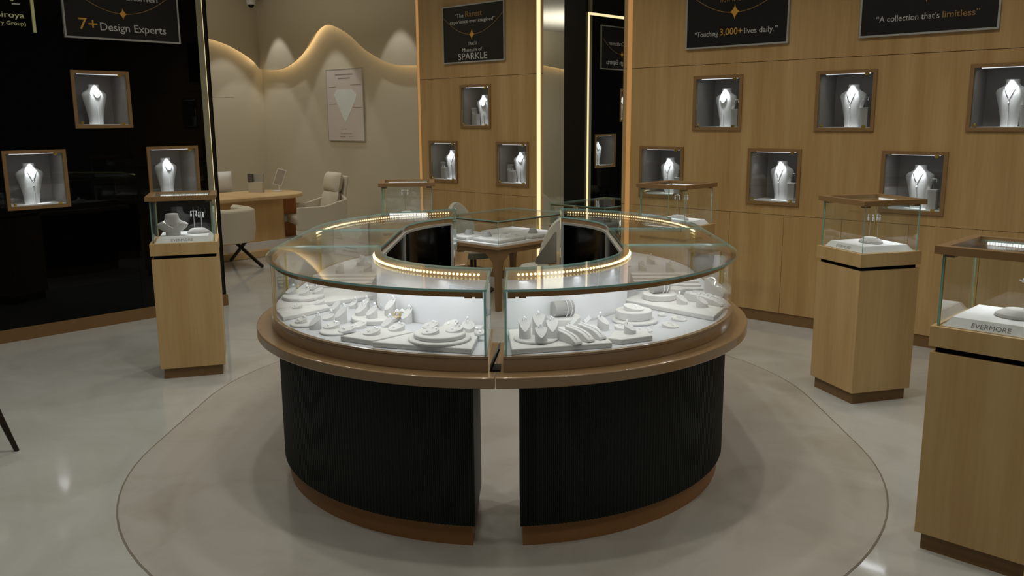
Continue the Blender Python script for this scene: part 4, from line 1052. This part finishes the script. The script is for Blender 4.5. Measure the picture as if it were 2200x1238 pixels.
def armchair(x, y, rz):
    a = thing('armchair', 'cream high-back swivel armchair at the right end of the desk', 'chair', (x, y, 0), rz)
    # local: faces -x
    MB().box(-.27, .24, -.24, .24, .36, .47).build('seat_cushion', 'chair', a, bevel=.04, seg=3)
    sh = []
    for i in range(25):
        t_ = i/24*2-1; an = t_*pi*.5
        if abs(t_) < .5: px, py = .30*cos(an*.9)+.02, .34*sin(an*1.0)/.71*.71
        px = .30-.62*max(0, abs(t_)-.42)/.58; py = .31*(min(1, abs(t_)/.42)**.8)*(1 if t_ > 0 else -1)
        top = .60+.16*max(0, 1-abs(t_)/.62)**.7; bot = .32
        nx, ny = (1, 0) if abs(t_) < .2 else (0, 1 if t_ > 0 else -1)
        if .2 <= abs(t_) < .5: nx, ny = .7, .7*(1 if t_ > 0 else -1)
        w = .035; sh.append([(px, py, bot), (px+nx*w, py+ny*w, bot), (px+nx*w+.03*max(0, nx), py+ny*w, top), (px+.02*max(0, nx), py, top)])
    MB().loft(sh).build('shell', 'chair', a, smooth=40, bevel=.01)
    m1 = Matrix.Translation((.20, 0, .44)) @ Matrix.Rotation(radians(12), 4, 'Y') @ Matrix.Rotation(pi/2, 4, 'Z')
    pillow(.46, .34, .16).xf(m1).build('back_cushion', 'chair', a, smooth=60)
    m2 = Matrix.Translation((.26, 0, .74)) @ Matrix.Rotation(radians(12), 4, 'Y') @ Matrix.Rotation(pi/2, 4, 'Z')
    pillow(.46, .26, .17).xf(m2).build('head_cushion', 'chair', a, smooth=60)
    m3 = Matrix.Translation((.33, 0, .60)) @ Matrix.Rotation(radians(12), 4, 'Y')
    MB().box(-.02, .02, -.23, .23, 0, .36).xf(m3).build('back_shell', 'chair', a, bevel=.015)
    MB().tube([(0, 0, .04), (0, 0, .36)], .035, 12).build('post', 'dark_leg', a, smooth=50); MB().lathe([(.26, 0), (.26, .02), (.05, .04)], 28).build('foot_plate', 'dark_leg', a, smooth=40)
armchair(-9.46, 6.37, radians(76))
def tub(x, y, rz):
    c = thing('tub_chair', 'cream tub chair with crossed dark legs in front of the desk', 'chair', (x, y, 0), rz)
    # local: back towards +x (viewer), opens to -x
    P = []; n = 20
    out = [(-.26, .33), (.10, .33), (.24, .28), (.31, .16), (.33, 0), (.31, -.16), (.24, -.28), (.10, -.33), (-.26, -.33)]
    inn = [(x_*.80-.03, y_*.74) for x_, y_ in out]; inn[0] = (-.26, .245); inn[-1] = (-.26, -.245)
    R = []
    for (ox, oy), (ix, iy) in zip(out, inn): R.append([(ox*.93, oy*.93, .30), (ox, oy, .45), (ox, oy, .66), ((ox+ix)/2, (oy+iy)/2, .69), (ix, iy, .66), (ix, iy, .30)])
    MB().loft(R).build('shell', 'chair', c, smooth=50, bevel=.012)
    MB().box(-.27, .24, -.24, .24, .30, .46).build('seat_cushion', 'chair', c, bevel=.03, seg=3)
    for sy in (-1, 1):
        MB().tube([(-.22, sy*.20, .31), (.36, sy*.26, .018)], .020, 6).build('leg', 'dark_leg', c); MB().tube([(.16, sy*.20, .31), (-.34, sy*.26, .018)], .020, 6).build('leg', 'dark_leg', c)
tub(-9.15, 4.95, radians(0))
lc = thing('lounge_chair', 'cream lounge chair mostly outside the left picture edge, one dark splayed leg in view', 'chair', (-4.95, .93, 0), radians(20))
MB().box(-.28, .28, -.28, .28, .40, .48).build('seat', 'chair', lc, bevel=.03); MB().box(-.30, -.22, -.28, .28, .48, .85).build('backrest', 'chair', lc, bevel=.03)
for sx, sy in ((-1, -1), (1, -1), (-1, 1), (1, 1)):
    MB().tube([(sx*.24, sy*.24, .40), (sx*.30, sy*.29, .15), (sx*.335, sy*.32, .0)], [.022, .015, .012], 10).build('leg', 'dark_leg', lc, smooth=50)
